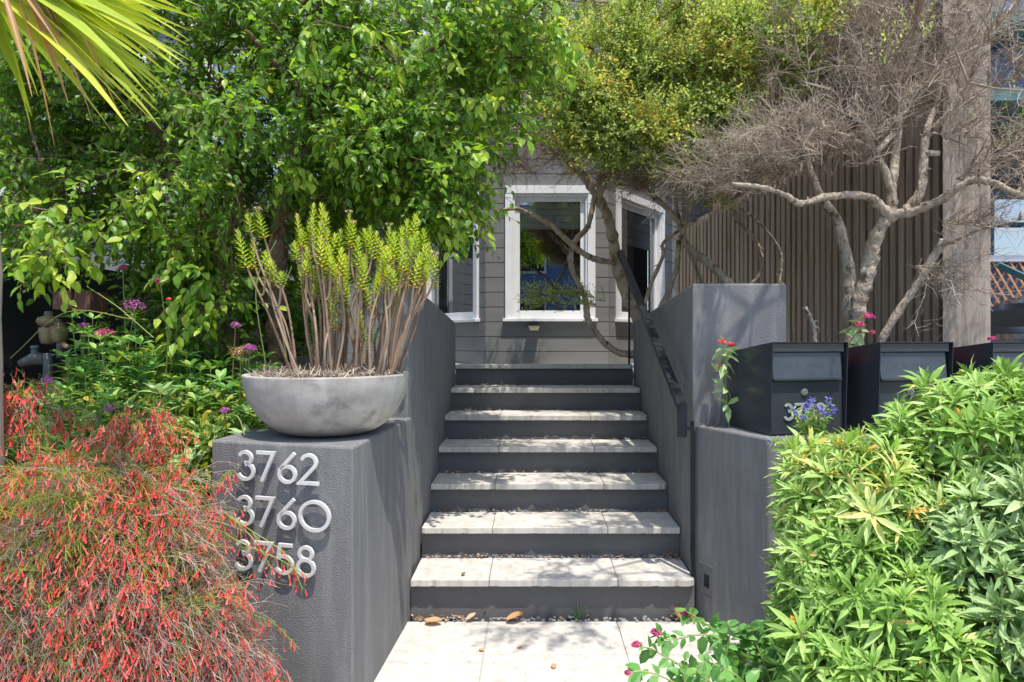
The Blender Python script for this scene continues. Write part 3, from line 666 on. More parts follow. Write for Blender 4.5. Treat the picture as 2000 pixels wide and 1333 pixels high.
mb = MB(); q = P(68, 700, Yv)
mb.tube([q + Vector((-.07, -.02, -.03)), q, q + Vector((.06, 0, .0))], [.018, .035, .028], 12); mb.tube([q, q + Vector((0, 0, .05))], .018, 10); sp = mb.build('spigot', M['pipe'], vv, smooth=True)
mb = MB(); mb.lathe((q.x, q.y, q.z + .05), [(.01, 0), (.02, .004), (.022, .014), (.012, .02)], 12); mb.build('tap_handle', M['teal'], sp, smooth=True)
# ================================================================ RIGHT: slat fences, tall board, neighbour house, car
def slat_fence(A, B, z0, za, zb, pitch, label):
    t = thing('slat_fence', label, 'fence', (A[0], A[1], z0)); fr = frame(A, B); n = int(fr.len / pitch); mb = MB()
    for i in range(n):
        u = i * pitch; w_ = pitch * random.uniform(.60, .74); zt = za + (zb - za) * (u / fr.len); d = random.uniform(0, .006)
        mb.fbox(fr, u, u + w_, z0 + random.uniform(-.01, .01), zt + random.uniform(-.008, .008), -.015 + d, .012 + d)
    mb.build('slats', M['slat'], t, bevel=.002)
    mb = MB(); mb.fbox(fr, 0, fr.len, z0, min(za, zb) - .04, -.05, -.0165); mb.build('backing_board', M['black_wall'], t)
    return t
slat_fence((2.04, 6.0), (2.60, 4.28), .6, 2.70, 3.05, .0665, 'tall brown vertical slat fence standing behind the grey branched tree')
slat_fence((1.60, 7.4), (2.03, 6.03), .6, 2.56, 2.72, .068, 'lower slat fence with a sloping top beside the bay, at the head of the steps')
mb = MB(); mb.box(2.03, 2.12, 5.97, 6.07, .6, 2.95); tag(mb.build('fence_post', M['slat'], bevel=.006), 'dark square timber post where the two slat fences meet', 'post')
mb = MB(); mb.poly([(2.535, 4.2), (2.80, 4.15), (2.84, 4.33), (2.64, 4.36)], .6, 5.2); tag(mb.build('timber_post', M['grey_wood'], bevel=.006), 'tall weathered grey timber board at the end of the slat fence', 'post')
nb = thing('brown_house', 'dark brown shingled house wall rising behind the slat fence', 'house', (4, 8, 0))
mb = MB(); fr = frame((2.3, 8.2), (2.76, 4.5)); siding(mb, fr, .6, 7, [], pitch=.14); mb.build('wall', M['brownwall'], nb)
mb = MB(); mb.box(2.35, 5.3, 8.8, 8.9, .6, 7); mb.build('back_wall', M['brownwall'], nb)
nh = thing('neighbour_house', 'neighbouring house with teal eaves and a blue framed window, beyond the timber board', 'house', (7, 9, 0))
mb = MB(); mb.box(5.35, 12, 8.6, 8.7, -.05, 8); mb.build('wall', M['bluewall'], nh)
mb = MB(); mb.add([(4.6, 7.6, 4.17), (12, 7.6, 4.17), (12, 8.58, 4.5), (4.6, 8.58, 4.5), (4.6, 7.6, 4.02), (12, 7.6, 4.02), (12, 8.58, 4.0), (4.6, 8.58, 4.0)], [(0, 1, 2, 3), (4, 7, 6, 5), (0, 4, 5, 1), (0, 3, 7, 4)])
mb.add([(4.6, 7.9, 5.2), (12, 7.9, 5.2), (12, 8.58, 5.4), (4.6, 8.58, 5.4), (4.6, 7.9, 5.05), (12, 7.9, 5.05), (12, 8.58, 5.0), (4.6, 8.58, 5.0)], [(0, 1, 2, 3), (4, 7, 6, 5), (0, 4, 5, 1), (0, 3, 7, 4)])
mb.build('eaves', M['teal'], nh, bevel=.01)
mb = MB(); mb.box(5.36, 12, 8.5, 8.59, 3.25, 3.99); mb.build('dark_board', M['black_wall'], nh)  # black board covering the wall from the eaves down to the window
wn = bpy.data.objects.new('window', None); COL.objects.link(wn); wn.parent = nh
mb = MB(); z0, z1 = 2.4, 3.22
mb.box(5.50, 5.74, 8.44, 8.59, z0, z1); mb.box(7.6, 7.8, 8.44, 8.59, z0, z1); mb.box(5.74, 7.6, 8.46, 8.59, z1 - .08, z1); mb.box(5.74, 7.6, 8.47, 8.55, 2.78, 2.82)
mb.build('window_frame', M['tealdark'], wn, bevel=.006)
mb = MB(); mb.add([(5.74, 8.56, z0), (7.6, 8.56, z0), (7.6, 8.56, z1 - .08), (5.74, 8.56, z1 - .08)], [(0, 1, 2, 3)]); mb.build('pane', M['blueglass'], wn)
mb = MB(); mb.box(5.4, 8, 8.36, 8.59, z0 - .07, z0 - .001); mb.build('sill', M['white'], wn, bevel=.006)
lt = thing('lattice_screen', 'orange brown crossed wood lattice below the neighbour window', 'lattice', (5.5, 8.2, 1.4))
mb = MB(); x0, x1, a, b_ = 5.3, 7.2, 1.35, 2.30
for sgn in (-1, 1):
    n = 26
    for i in range(n):
        xs = x0 - .7 + i * .105
        if sgn > 0: p0, p1 = (xs, a), (xs + .55, b_)
        else: p0, p1 = (xs + .55, a), (xs, b_)
        # clip to the frame
        def cl(p, q):
            if p[0] < x0: t = (x0 - p[0]) / (q[0] - p[0]); return (x0, p[1] + (q[1] - p[1]) * t)
            if p[0] > x1: t = (x1 - p[0]) / (q[0] - p[0]); return (x1, p[1] + (q[1] - p[1]) * t)
            return p
        if max(p0[0], p1[0]) <= x0 or min(p0[0], p1[0]) >= x1: continue
        c0, c1 = cl(p0, p1), cl(p1, p0); y = 8.2 + .014 * sgn
        mb.add([(c0[0] - .014, y, c0[1]), (c0[0] + .014, y, c0[1]), (c1[0] + .014, y, c1[1]), (c1[0] - .014, y, c1[1]), (c0[0] - .014, y + .012, c0[1]), (c0[0] + .014, y + .012, c0[1]), (c1[0] + .014, y + .012, c1[1]), (c1[0] - .014, y + .012, c1[1])],
               [(0, 1, 2, 3), (4, 7, 6, 5), (0, 3, 7, 4), (1, 5, 6, 2)])
mb.build('slats', M['lattice'], lt)
mb = MB(); mb.box(5.26, 7.25, 8.17, 8.235, 2.30, 2.34); mb.build('frame_rail', M['white'], lt)
mb = MB(); mb.tube([(5.2, 7.6, 2.2), (6.8, 7.6, 1.45)], .045, 4); tag(mb.build('stair_rail', M['teal']), 'pale teal sloping rail in front of the orange lattice', 'rail')
def tuft(name, c, rad, n, mat, label, cat, sz, zc=1.0):
    mb = MB(); p = np.array(c) + unit(n) * (R.random(n) ** .5)[:, None] * np.array(rad); mb.leaves(TINY, p, unit(n) + [0, -.3, .4], unit(n) + [0, -.5, 1], R.uniform(*sz, n), R.random(n))
    return tag(mb.build(name, mat), label, cat)
tuft('flowering_shrub', (5.75, 7.9, 1.3), (.6, .3, .4), 1200, M['nast'], 'green and orange flowering shrub growing at the foot of the lattice', 'shrub', (.04, .08))
# car
car = thing('parked_car', 'black car parked on the driveway beyond the timber board, only its side window arch showing', 'car', (6.2, 6.4, .32))
cy0, cy1 = 5.9, 7.5; cx = 3.95; cz = .35
prof = [(0, .35), (.02, .75), (.25, .92), (.62, 1.02), (1.05, 1.34), (1.5, 1.46), (2.3, 1.48), (3.0, 1.36), (3.6, 1.05), (4.1, .98), (4.3, .7), (4.3, .35)]
prof = [(p[0] * 1.0, p[1] + .05) for p in prof]
pr = [(v.x, v.z) for v in crom([(a, 0, b_) for a, b_ in prof], 4)]
n = len(pr); v = []
for (y, ins) in ((cy0, 0), (cy1, 0)):
    for (x, z) in pr:
        tuck = max(0, z - 1.0) * .35; v.append((cx + x, y + (tuck if y == cy0 else -tuck), cz + z))
mb = MB(); mb.add(v, [tuple(reversed(range(n))), tuple(range(n, 2 * n))] + [(i, (i + 1) % n, n + (i + 1) % n, n + i) for i in range(n)])
body = mb.build('body', M['carpaint'], car, bevel=.03)
mb = MB(); wp = [(.86, 1.03), (1.15, 1.30), (1.55, 1.415), (2.2, 1.42), (2.2, 1.05)]; wq = [(2.27, 1.05), (2.27, 1.42), (2.85, 1.33), (3.3, 1.07)]
for W_ in (wp, wq):
    v = [(cx + x, cy0 + max(0, z - .95) * .35 - .012, cz + z) for x, z in W_]; mb.add(v, [tuple(range(len(v)))])
mb.build('side_window', M['blueglass'], car)
mb = MB(); mb.tube([(cx + x, cy0 + max(0, z - .95) * .35 - .016, cz + z) for x, z in [(.82, 1.02), (1.13, 1.32), (1.55, 1.44), (2.2, 1.445), (2.9, 1.35), (3.36, 1.06)]], .012, 6); mb.build('window_trim', M['steel'], car)
for xx in (.85, 3.4):
    mb = MB(); mb.lathe((cx + xx, cy0 - .02, cz + .3), [(.2, .2), (.3, .19), (.31, .1), (.3, .01), (.2, 0)], 28, axis='y'); wh = mb.build('wheel', M['rubber'], car, smooth=True)
    mb = MB(); mb.lathe((cx + xx, cy0 - .024, cz + .3), [(.19, .03), (.19, .0), (.05, .012)], 20, axis='y'); mb.build('rim', M['steel'], wh)
sheet('driveway', 3.56, 14, 3.42, 8.58, .34, 2, 2, M['walk'])
# ================================================================ across the street (seen mirrored in the bay window)
ac = thing('blue_house', 'blue painted house across the street, seen mirrored in the bay window', 'house', (0, -14, 0))
mb = MB(); mb.box(-4.5, 4.2, -15, -14.5, 0, 7.2); mb.build('wall', M['bluewall'], ac)
for x in (-3.2, -.6, 2.0):
    for z in (1.2, 4.3):
        mb = MB(); mb.box(x - .1, x + 1.3, -14.49, -14.44, z - .1, z + 1.9); f_ = mb.build('window', M['white'], ac)
        mb = MB(); mb.box(x, x + 1.2, -14.438, -14.43, z, z + 1.8); mb.build('pane', M['inside'], f_)
# ================================================================ TREES
def limb(mb, pts, r0, r1, n=9, k=6, knots=.25):
    q = crom(pts, k); m = len(q)
    if knots == .28: r0 *= .82; r1 *= .8
    rr = [(r0 + (r1 - r0) * (i / (m - 1))) * (1 + knots * (random.random() - .5)) for i in range(m)]
    q = [p + Vector((random.gauss(0, 1), random.gauss(0, 1), random.gauss(0, 1))) * (.06 * rr[i]) for i, p in enumerate(q)]
    mb.tube(q, rr, n, random.random(), wob=.22)
    return q
def stubs(mb, q, n, L, r):
    for _ in range(n):
        i = random.randrange(1, len(q) - 1); d = Vector(unit(1)[0]); e = q[i] + d * random.uniform(.3, 1) * L
        mb.tube([q[i], q[i] * .5 + e * .5 + Vector((0, 0, .1 * L)), e], [r, r * .7, r * .35], 5, .5)
def connect(mb, skel, targets, r=.006, seg=.12, jit=.018, sag=0.0, tint=.5):
    """grow thin branches from the skeleton to every target, nearest first"""
    nodes = np.array([tuple(p) for p in skel]); tg = np.asarray(targets)
    d = np.min(np.linalg.norm(tg[:, None] - nodes[None], axis=2), axis=1); od = np.argsort(d)
    for i in od:
        t = tg[i]; dd = np.linalg.norm(nodes - t, axis=1); j = int(np.argmin(dd)); L = dd[j]
        if L < .02: continue
        k = max(1, int(L / seg)); s = np.linspace(0, 1, k + 1)[:, None]
        path = nodes[j] + (t - nodes[j]) * s; path[1:-1] += R.normal(size=(k - 1, 3)) * jit
        path[:, 2] += sag * np.sin(PI * s[:, 0]) * L
        rr = r * (1 + .8 * (1 - s[:, 0])) * min(1.0, .5 + L * 1.2)
        mb.prisms(path[:-1], path[1:], rr[:-1], rr[1:], R.uniform(.3, .8) if tint == .5 else tint)
        nodes = np.concatenate([nodes, path[1:]])
    return nodes
def sprays(mbT, mbL, tmpl, ctr, n, L, leaf, out, droop=.3, rad=.0018, step=None, tintf=None, wid=1.0, up0=(0, -.5, 1), jd=.6):
    """leafy shoots: n shoots at each centre, leaves set alternately along each"""
    ctr = np.repeat(np.asarray(ctr), n, axis=0); N_ = len(ctr)
    d = unit(N_) * jd + out(ctr); d /= np.linalg.norm(d, axis=1, keepdims=True); L = L * R.uniform(.6, 1.25, N_)
    k = step; pts = [ctr]; dd = d.copy()
    for i in range(k):
        dd = dd + np.array([0, 0, -droop / k]) + R.normal(size=dd.shape) * .07; dd /= np.linalg.norm(dd, axis=1, keepdims=True)
        pts.append(pts[-1] + dd * (L / k)[:, None])
    bt = R.random(N_)
    for i in range(k):
        if mbT is not None: mbT.prisms(pts[i], pts[i + 1], rad, rad * .7, .4)
        ax = pts[i + 1] - pts[i]; ax /= np.linalg.norm(ax, axis=1, keepdims=True)
        side = np.cross(ax, R.normal(size=ax.shape)); side /= np.maximum(np.linalg.norm(side, axis=1, keepdims=True), 1e-4)
        ld = ax * .6 + side * .8 + np.array([0, 0, -droop]) * .8 + R.normal(size=ax.shape) * .15
        up = np.array(up0) + R.normal(size=ax.shape) * .45
        s = R.uniform(leaf[0], leaf[1], N_)
        mbL.leaves(tmpl, pts[i + 1], ld, up, s, np.clip(bt * .5 + R.random(N_) * .5 + (tintf(pts[i + 1]) if tintf else 0), 0, 1), wid)
def radial(c, upb=.2):
    c = np.array(c)
    def f(p):
        v = p - c; v /= np.maximum(np.linalg.norm(v, axis=1, keepdims=True), 1e-3); v[:, 2] += upb; return v
    return f

# ---- broad leaved tree on the left
ta = thing('leafy_tree', 'large bright green broad leaved tree with two peeling trunks, filling the upper left', 'tree', P(500, 640, 3.9))
mb = MB(); sk = []
sk += limb(mb, [P(548, 800, 3.95), P(542, 640, 3.95), P(540, 540, 3.93), P(548, 430, 3.92), P(575, 320, 4.0), P(600, 190, 4.0), P(610, 40, 4.1), P(640, -150, 4.1)], .062, .035, 12, knots=.35)
sk += limb(mb, [P(470, 800, 4.0), P(446, 620, 4.0), P(436, 500, 3.95), P(400, 420, 3.95), P(365, 350, 4.0), P(300, 250, 4.1), P(240, 120, 4.2), P(200, -60, 4.2)], .055, .02, 12, knots=.35)
sk += limb(mb, [P(436, 480, 3.95), P(470, 400, 4.1), P(450, 300, 4.3), P(430, 150, 4.4)], .04, .015)
sk += limb(mb, [P(575, 320, 4.0), P(680, 230, 3.9), P(800, 130, 3.8), P(900, 60, 3.7)], .03, .01)
sk += limb(mb, [P(548, 430, 3.92), P(650, 380, 3.9), P(760, 350, 3.8), P(860, 350, 3.75)], .022, .007)
sk += limb(mb, [P(365, 350, 4.0), P(250, 330, 4.0), P(130, 370, 3.9), P(60, 440, 3.8)], .02, .006)
sk += limb(mb, [P(600, 190, 4.0), P(480, 60, 3.8), P(380, -60, 3.7)], .02, .008)
mb.build('trunk', M['bark2'], ta, smooth=True)
B = [(300, 130, 4.2, 320, 190, .7, 90), (420, 30, 4.1, 330, 70, .6, 44), (120, 180, 4.5, 180, 160, .4, 34), (380, 250, 4.7, 380, 120, .3, 50), (730, 110, 4.0, 270, 170, .7, 70), (960, 70, 3.7, 120, 90, .4, 22), (560, 300, 4.0, 330, 120, .7, 62), (130, 330, 4.2, 200, 110, .6, 34),
     (800, 300, 3.7, 130, 100, .4, 30), (850, 390, 3.6, 75, 55, .25, 14), (700, 330, 3.9, 160, 70, .4, 22), (500, -150, 4.3, 650, 150, .6, 26), (380, 420, 3.9, 110, 60, .3, 16), (110, 440, 3.7, 70, 60, .25, 9), (420, 560, 3.8, 60, 45, .2, 6), (60, 240, 4.1, 80, 120, .5, 12)]
tg = np.concatenate([blob(*(b[:6] + (int(b[6] * 1.35),))) for b in B])
tw = MB(); lv = MB()
nodes = connect(tw, sk, tg, .006, .14, .02, tint=.25)
oc = radial(P(520, 250, 4.3), .0)
sprays(tw, lv, OVATE, tg, 10, .30, (.030, .056), lambda p: oc(p) + [0, -.35, 0], .45, .0016, 8, jd=.9)
# larger hanging shoots at the front edge of the crown
hang = np.array([tuple(P(px, py, Y)) for px, py, Y in ((905, 395, 3.45), (880, 330, 3.5), (930, 300, 3.4), (830, 420, 3.5), (1060, 40, 3.4), (1000, 20, 3.4), (700, 60, 3.3), (620, 40, 3.2), (860, 60, 3.3), (780, 120, 3.3), (130, 400, 3.4), (105, 460, 3.3), (90, 500, 3.3), (60, 500, 3.4), (330, 360, 3.5), (420, 600, 3.5), (405, 540, 3.5), (560, 330, 3.5), (650, 250, 3.4), (470, 200, 3.4), (350, 480, 3.6), (720, 290, 3.4), (250, 420, 3.6), (300, 440, 3.6), (960, 230, 3.5), (1010, 160, 3.5), (1080, 90, 3.4))])
nodes = connect(tw, nodes, hang, .004, .12, .015, tint=.35)
sprays(tw, lv, OVATE, hang, 6, .26, (.045, .078), lambda p: np.tile([.15, -.35, -.1], (len(p), 1)), .8, .0016, 8, tintf=lambda p: .25 + 0 * p[:, 0], jd=.8)
# shade leaves deep inside
ins = np.concatenate([blob(350, 200, 4.7, 420, 220, .5, 90), blob(750, 200, 4.6, 280, 170, .5, 60), blob(300, 430, 4.6, 300, 70, .4, 26), blob(640, 380, 4.5, 200, 50, .3, 18)])
nodes = connect(tw, nodes, ins, .005, .16, .02, tint=.2)
sprays(tw, lv, OVATE, ins, 8, .30, (.045, .075), lambda p: oc(p), .3, .0016, 7, jd=1)
tw.build('branches', M['twig_brown'], ta); lv.build('crown', M['leafA'], ta)

# ---- small leaved dark shrub tree against the house (behind the tree, left of the bay top)
tb = thing('fine_leaved_tree', 'olive green fine leaved tree between the broad leaved crown and the bay', 'tree', P(960, 640, 6.2))
mb = MB(); sk = limb(mb, [P(800, 660, 6.5), P(810, 480, 6.4), P(880, 330, 6.2), P(960, 240, 6.2), P(1000, 120, 6.1), P(1040, 0, 6.1)], .04, .014)
sk += limb(mb, [P(925, 330, 6.2), P(870, 240, 6.1), P(830, 170, 6.0)], .02, .008)
mb.build('trunk', M['bark2'], tb, smooth=True)
tg = np.concatenate([blob(870, 190, 6.1, 150, 100, .5, 70), blob(1040, 150, 6.1, 110, 110, .5, 60), blob(1120, 40, 6.1, 90, 90, .4, 45), blob(960, 60, 6.2, 120, 90, .5, 40)])
tw = MB(); lv = MB(); connect(tw, sk, tg, .007, .15, .03, tint=.4)
oc = radial(P(950, 260, 6.4), .4)
sprays(tw, lv, TINY, tg, 12, .30, (.022, .036), oc, .05, .0016, 12, jd=.9)
br = blob(990, 290, 6.0, 110, 55, .3, 60); 
sprays(tw, MB() if False else lv, TINY, br[:8], 2, .2, (.02, .03), oc, .1, .0015, 6)
for c in br:
    d = unit(10) * .22; tw.prisms(np.repeat(c[None], 10, 0), c + d, .002, .001, R.uniform(.2, .9, 10))
tw.build('branches', M['twig_brown'], tb); lv.build('crown', M['leafC'], tb)

# ---- twig generator
def twigs(mb, ctr, n, L, r, out, gen2=4, tl=(.0, 1.0), jd=.55):
    ctr = np.repeat(np.asarray(ctr), n, axis=0); N_ = len(ctr); d = unit(N_) * jd + out(ctr); d /= np.linalg.norm(d, axis=1, keepdims=True)
    Ls = L * R.uniform(.5, 1.3, N_); k = 4; p = ctr; t = R.uniform(tl[0], tl[1], N_)
    for i in range(k):
        d2 = d + R.normal(size=d.shape) * .28; d2 /= np.linalg.norm(d2, axis=1, keepdims=True); q = p + d2 * (Ls / k)[:, None]
        mb.prisms(p, q, r * (1 - i / k * .6), r * (1 - (i + 1) / k * .6), t)
        for g in range(gen2):
            f = R.random((N_, 1)); b0 = p + (q - p) * f; s = d2 * .6 + unit(N_) * .85; s /= np.linalg.norm(s, axis=1, keepdims=True); ll = (Ls * R.uniform(.15, .42, N_))[:, None]
            m_ = b0 + s * ll * .55; s2 = s + R.normal(size=s.shape) * .35; e = m_ + s2 * ll * .45
            mb.prisms(b0, m_, r * .5, r * .4, t); mb.prisms(m_, e, r * .4, r * .25, np.clip(t + .1, 0, 1))
        p, d = q, d2

# ---- centre tree: twisting pale trunk with a green and yellow small leaved crown
tc_ = thing('twisted_tree', 'pale trunked twisting tree in front of the bay with a yellow green small leaved crown', 'tree', P(1250, 640, 5.7))
mb = MB()
q = limb(mb, [P(1275, 690, 5.75), P(1258, 640, 5.72), P(1232, 590, 5.7), P(1212, 545, 5.7), P(1203, 500, 5.68), P(1196, 460, 5.66), P(1185, 420, 5.64), P(1166, 382, 5.62), P(1140, 345, 5.6), P(1108, 312, 5.6), P(1085, 285, 5.6)], .062, .03, 12, knots=.3); stubs(mb, q, 24, .05, .012); sk = q
q = limb(mb, [P(1245, 694, 5.45), P(1212, 690, 5.45), P(1180, 670, 5.47), P(1162, 645, 5.5), P(1148, 622, 5.5), P(1144, 590, 5.52), P(1134, 562, 5.54), P(1118, 530, 5.55), P(1115, 498, 5.55), P(1124, 470, 5.56), P(1146, 446, 5.58), P(1155, 420, 5.6), P(1160, 390, 5.61), P(1170, 360, 5.6), P(1180, 320, 5.5), P(1190, 270, 5.4)], .027, .02, 9, knots=.3); stubs(mb, q, 16, .05, .008); sk += q
q = limb(mb, [P(1200, 512, 5.66), P(1165, 508, 5.6), P(1135, 493, 5.55), P(1108, 470, 5.5), P(1075, 440, 5.5), P(1045, 422, 5.5), P(1012, 409, 5.5), P(985, 410, 5.5), P(968, 418, 5.5)], .028, .012, 9, knots=.3); stubs(mb, q, 16, .07, .006); sk += q
q = limb(mb, [P(1166, 385, 5.62), P(1195, 330, 5.5), P(1230, 260, 5.3), P(1260, 170, 5.2), P(1290, 60, 5.1)], .03, .012); sk += q
q = limb(mb, [P(1230, 260, 5.3), P(1330, 180, 5.2), P(1420, 110, 5.1)], .02, .01); sk += q
q = limb(mb, [P(1085, 285, 5.6), P(1120, 220, 5.5), P(1160, 150, 5.4)], .02, .01); sk += q
mb.build('trunk', M['bark'], tc_, smooth=True)
tg = np.concatenate([blob(1230, 190, 5.0, 155, 95, .45, 120), blob(1340, 80, 4.9, 200, 100, .45, 130), blob(1430, 110, 4.5, 80, 80, .2, 34), blob(1550, 60, 4.2, 80, 60, .2, 22), blob(1105, 190, 5.0, 50, 70, .2, 24), blob(1340, 300, 4.5, 70, 32, .2, 24), blob(1420, 270, 4.4, 50, 40, .15, 16), blob(1500, 150, 4.3, 70, 50, .15, 18), blob(1200, 300, 4.7, 50, 30, .15, 16), blob(1200, 30, 5.5, 120, 80, .4, 40), blob(1450, 130, 4.9, 90, 70, .3, 28), blob(1250, -110, 5.5, 300, 80, .4, 4), blob(1290, 270, 4.6, 115, 48, .25, 60), blob(1170, 235, 4.75, 85, 75, .25, 60), blob(1400, 235, 4.5, 70, 60, .2, 26), blob(1130, 130, 5.0, 70, 70, .25, 30), blob(1500, 40, 5.0, 100, 60, .4, 30)])
tw = MB(); lv = MB(); nodes = connect(tw, sk, tg, .006, .13, .03, tint=.5)
oc = radial(P(1280, 260, 5.5), .5)
sprays(tw, lv, TINY, tg, 15, .22, (.020, .034), lambda p: oc(p) + [0, -.2, .1], .0, .0013, 12, tintf=lambda p: .13 * np.sin(p[:, 0] * 9 + p[:, 2] * 7), jd=1.1, wid=1.2)
brn = np.concatenate([blob(1370, 330, 4.9, 130, 45, .3, 50), blob(1460, 250, 4.9, 80, 80, .3, 40), blob(1120, 300, 5.5, 70, 40, .25, 24), blob(1250, 330, 5.1, 110, 35, .3, 26), blob(1330, 170, 5.4, 160, 110, .3, 12)])
nodes = connect(tw, nodes, brn, .005, .12, .03, tint=.5)
twigs(tw, brn, 4, .26, .0022, oc, 3, (.2, .9))
sm_ = blob(1100, 590, 5.4, 62, 26, .12, 26); sm2 = blob(1170, 590, 5.45, 18, 12, .05, 4); sm_ = np.concatenate([sm_, sm2])
connect(tw, sk, sm_, .003, .1, .01, tint=.5)
sprays(tw, lv, TINY, sm_, 6, .17, (.014, .022), lambda p: np.tile([-.7, -.2, .35], (len(p), 1)), 0, .0012, 12, jd=.5, tintf=lambda p: 0 * p[:, 0] - .1)
tw.build('branches', M['twig_brown'], tc_); lv.build('crown', M['leafB'], tc_)
fl = MB()
for (px, py, Y) in ((1587, 63, 4.5), (1480, 108, 4.7), (1530, 108, 4.7), (1440, 130, 4.7), (1470, 155, 4.7), (1325, 228, 4.6), (1280, 250, 4.6), (1230, 270, 4.6), (1360, 220, 4.6), (1315, 155, 4.6), (1400, 228, 4.6), (1545, 10, 4.5), (1430, 50, 4.6), (1375, 100, 4.6)):
    c = np.array(P(px, py, Y)); m_ = 60 if px == 1587 else 12; fl.leaves(PETAL, c + unit(m_) * (.035 if px == 1587 else .014), unit(m_), unit(m_), R.uniform(.008, .014, m_), R.random(m_))
fl.build('flowers', M['violet'], tc_)

# ---- small multi stemmed tree at the end of the right wall
td = thing('forked_tree', 'slender forked brown tree rising behind the right wall beside the bay window', 'tree', P(1400, 640, 5.0))
mb = MB(); sk = []
for pts, r0, r1 in (([P(1440, 580, 4.9), P(1415, 545, 4.95), P(1385, 515, 5.0), P(1350, 490, 5.1), P(1335, 465, 5.15), P(1330, 440, 5.15), P(1300, 405, 5.15), P(1265, 375, 5.1), P(1240, 345, 5.1)], .036, .016),
                    ([P(1333, 460, 5.15), P(1340, 420, 5.1), P(1360, 375, 5.0), P(1375, 330, 4.9)], .025, .012), ([P(1333, 455, 5.15), P(1320, 400, 5.2), P(1322, 340, 5.2), P(1330, 290, 5.2)], .02, .01),
                    ([P(1258, 600, 5.3), P(1270, 560, 5.3), P(1295, 500, 5.3), P(1294, 478, 5.3), P(1320, 455, 5.2), P(1360, 430, 5.0)], .016, .012),
                    ([P(1290, 600, 5.2), P(1310, 560, 5.2), P(1322, 520, 5.2), P(1326, 470, 5.18)], .02, .018), ([P(1375, 560, 5.3), P(1350, 500, 5.2), P(1338, 470, 5.16)], .015, .014)):
    q = limb(mb, pts, r0, r1); sk += q; stubs(mb, q, 10, .06, .006)
mb.build('trunk', M['bark'], td, smooth=True)
tg = np.concatenate([blob(1330, 350, 5.0, 110, 45, .3, 50), blob(1240, 350, 5.1, 80, 30, .2, 20), blob(1400, 340, 4.8, 90, 45, .3, 30)])
tw = MB(); lv = MB(); connect(tw, sk, tg, .005, .12, .02); twigs(tw, tg, 5, .24, .002, radial(P(1330, 440, 5.2), .1), 4, (.3, 1))
sp = np.concatenate([blob(1380, 400, 4.9, 40, 22, .15, 14)]); sprays(tw, lv, TINY, sp, 4, .15, (.02, .03), radial(P(1330, 440, 5.2)), 0, .0012, 8)
tw.build('twigs', M['twig'], td); lv.build('crown', M['leafB'], td)

# ---- big bare tree on the right
te = thing('bare_tree', 'large spreading pale barked tree of bare grey twigs behind the mailboxes', 'tree', P(1670, 670, 4.0))
mb = MB(); sk = []
LB = [([P(1655, 760, 3.95), P(1668, 650, 3.93), P(1678, 590, 3.9), P(1695, 530, 3.88), P(1705, 480, 3.85), P(1722, 440, 3.82), P(1745, 418, 3.8)], .062, .045),
      ([P(1740, 425, 3.8), P(1715, 400, 3.78), P(1690, 384, 3.75), P(1650, 382, 3.7), P(1610, 386, 3.65), P(1565, 398, 3.6), P(1530, 380, 3.55), P(1485, 366, 3.5), P(1430, 360, 3.5)], .035, .012),
      ([P(1742, 425, 3.8), P(1742, 380, 3.8), P(1728, 335, 3.8), P(1705, 290, 3.8), P(1688, 248, 3.8), P(1670, 190, 3.8)], .034, .012),
      ([P(1700, 290, 3.8), P(1650, 265, 3.7), P(1590, 250, 3.6)], .018, .006),
      ([P(1770, 412, 3.78), P(1795, 380, 3.75), P(1803, 330, 3.75), P(1806, 280, 3.75), P(1815, 240, 3.75), P(1830, 200, 3.75), P(1840, 120, 3.7)], .037, .014),
      ([P(1806, 270, 3.75), P(1840, 235, 3.7), P(1865, 215, 3.65)], .022, .018),
      ([P(1745, 420, 3.8), P(1790, 410, 3.76), P(1835, 392, 3.72), P(1870, 368, 3.68), P(1905, 352, 3.65), P(1940, 358, 3.6), P(1985, 378, 3.55), P(2040, 385, 3.5)], .035, .016),
      ([P(1655, 760, 4.0), P(1658, 640, 4.05), P(1660, 560, 4.1), P(1650, 490, 4.15), P(1635, 430, 4.2), P(1600, 380, 4.2), P(1575, 300, 4.2), P(1590, 240, 4.2)], .055, .02),
      ([P(1700, 720, 3.9), P(1730, 650, 3.85), P(1768, 590, 3.82), P(1800, 545, 3.8), P(1825, 500, 3.8), P(1845, 470, 3.8)], .024, .03),
      ([P(1840, 478, 3.8), P(1870, 470, 3.7), P(1910, 450, 3.6), P(1950, 440, 3.55), P(2000, 428, 3.5)], .014, .006),
      ([P(1690, 730, 3.9), P(1600, 680, 3.9), P(1590, 640, 3.92), P(1572, 600, 3.95)], .016, .016),
      ([P(1740, 400, 3.8), P(1760, 200, 3.9), P(1790, 60, 3.8), P(1800, -80, 3.7)], .03, .02),
      ([P(1462, 560, 5.2), P(1484, 535, 5.2), P(1488, 500, 5.2), P(1472, 465, 5.2), P(1440, 430, 5.2), P(1420, 385, 5.1), P(1410, 300, 5.0)], .018, .014),
      ([P(1521, 565, 5.1), P(1526, 500, 5.1), P(1506, 462, 5.1), P(1472, 425, 5.1), P(1442, 408, 5.1)], .014, .008)]
for pts, r0, r1 in LB:
    q = limb(mb, pts, r0, r1, 11, knots=.28); sk += q; stubs(mb, q, 14, .05, .009)
for a, b_ in (((1690, 320, 3.78), (1745, 262, 3.75)), ((1806, 300, 3.75), (1835, 300, 3.7))):
    mb.tube([P(*a), P(*b_)], [.02, .014], 8)
mb.build('trunk', M['bark'], te, smooth=True)
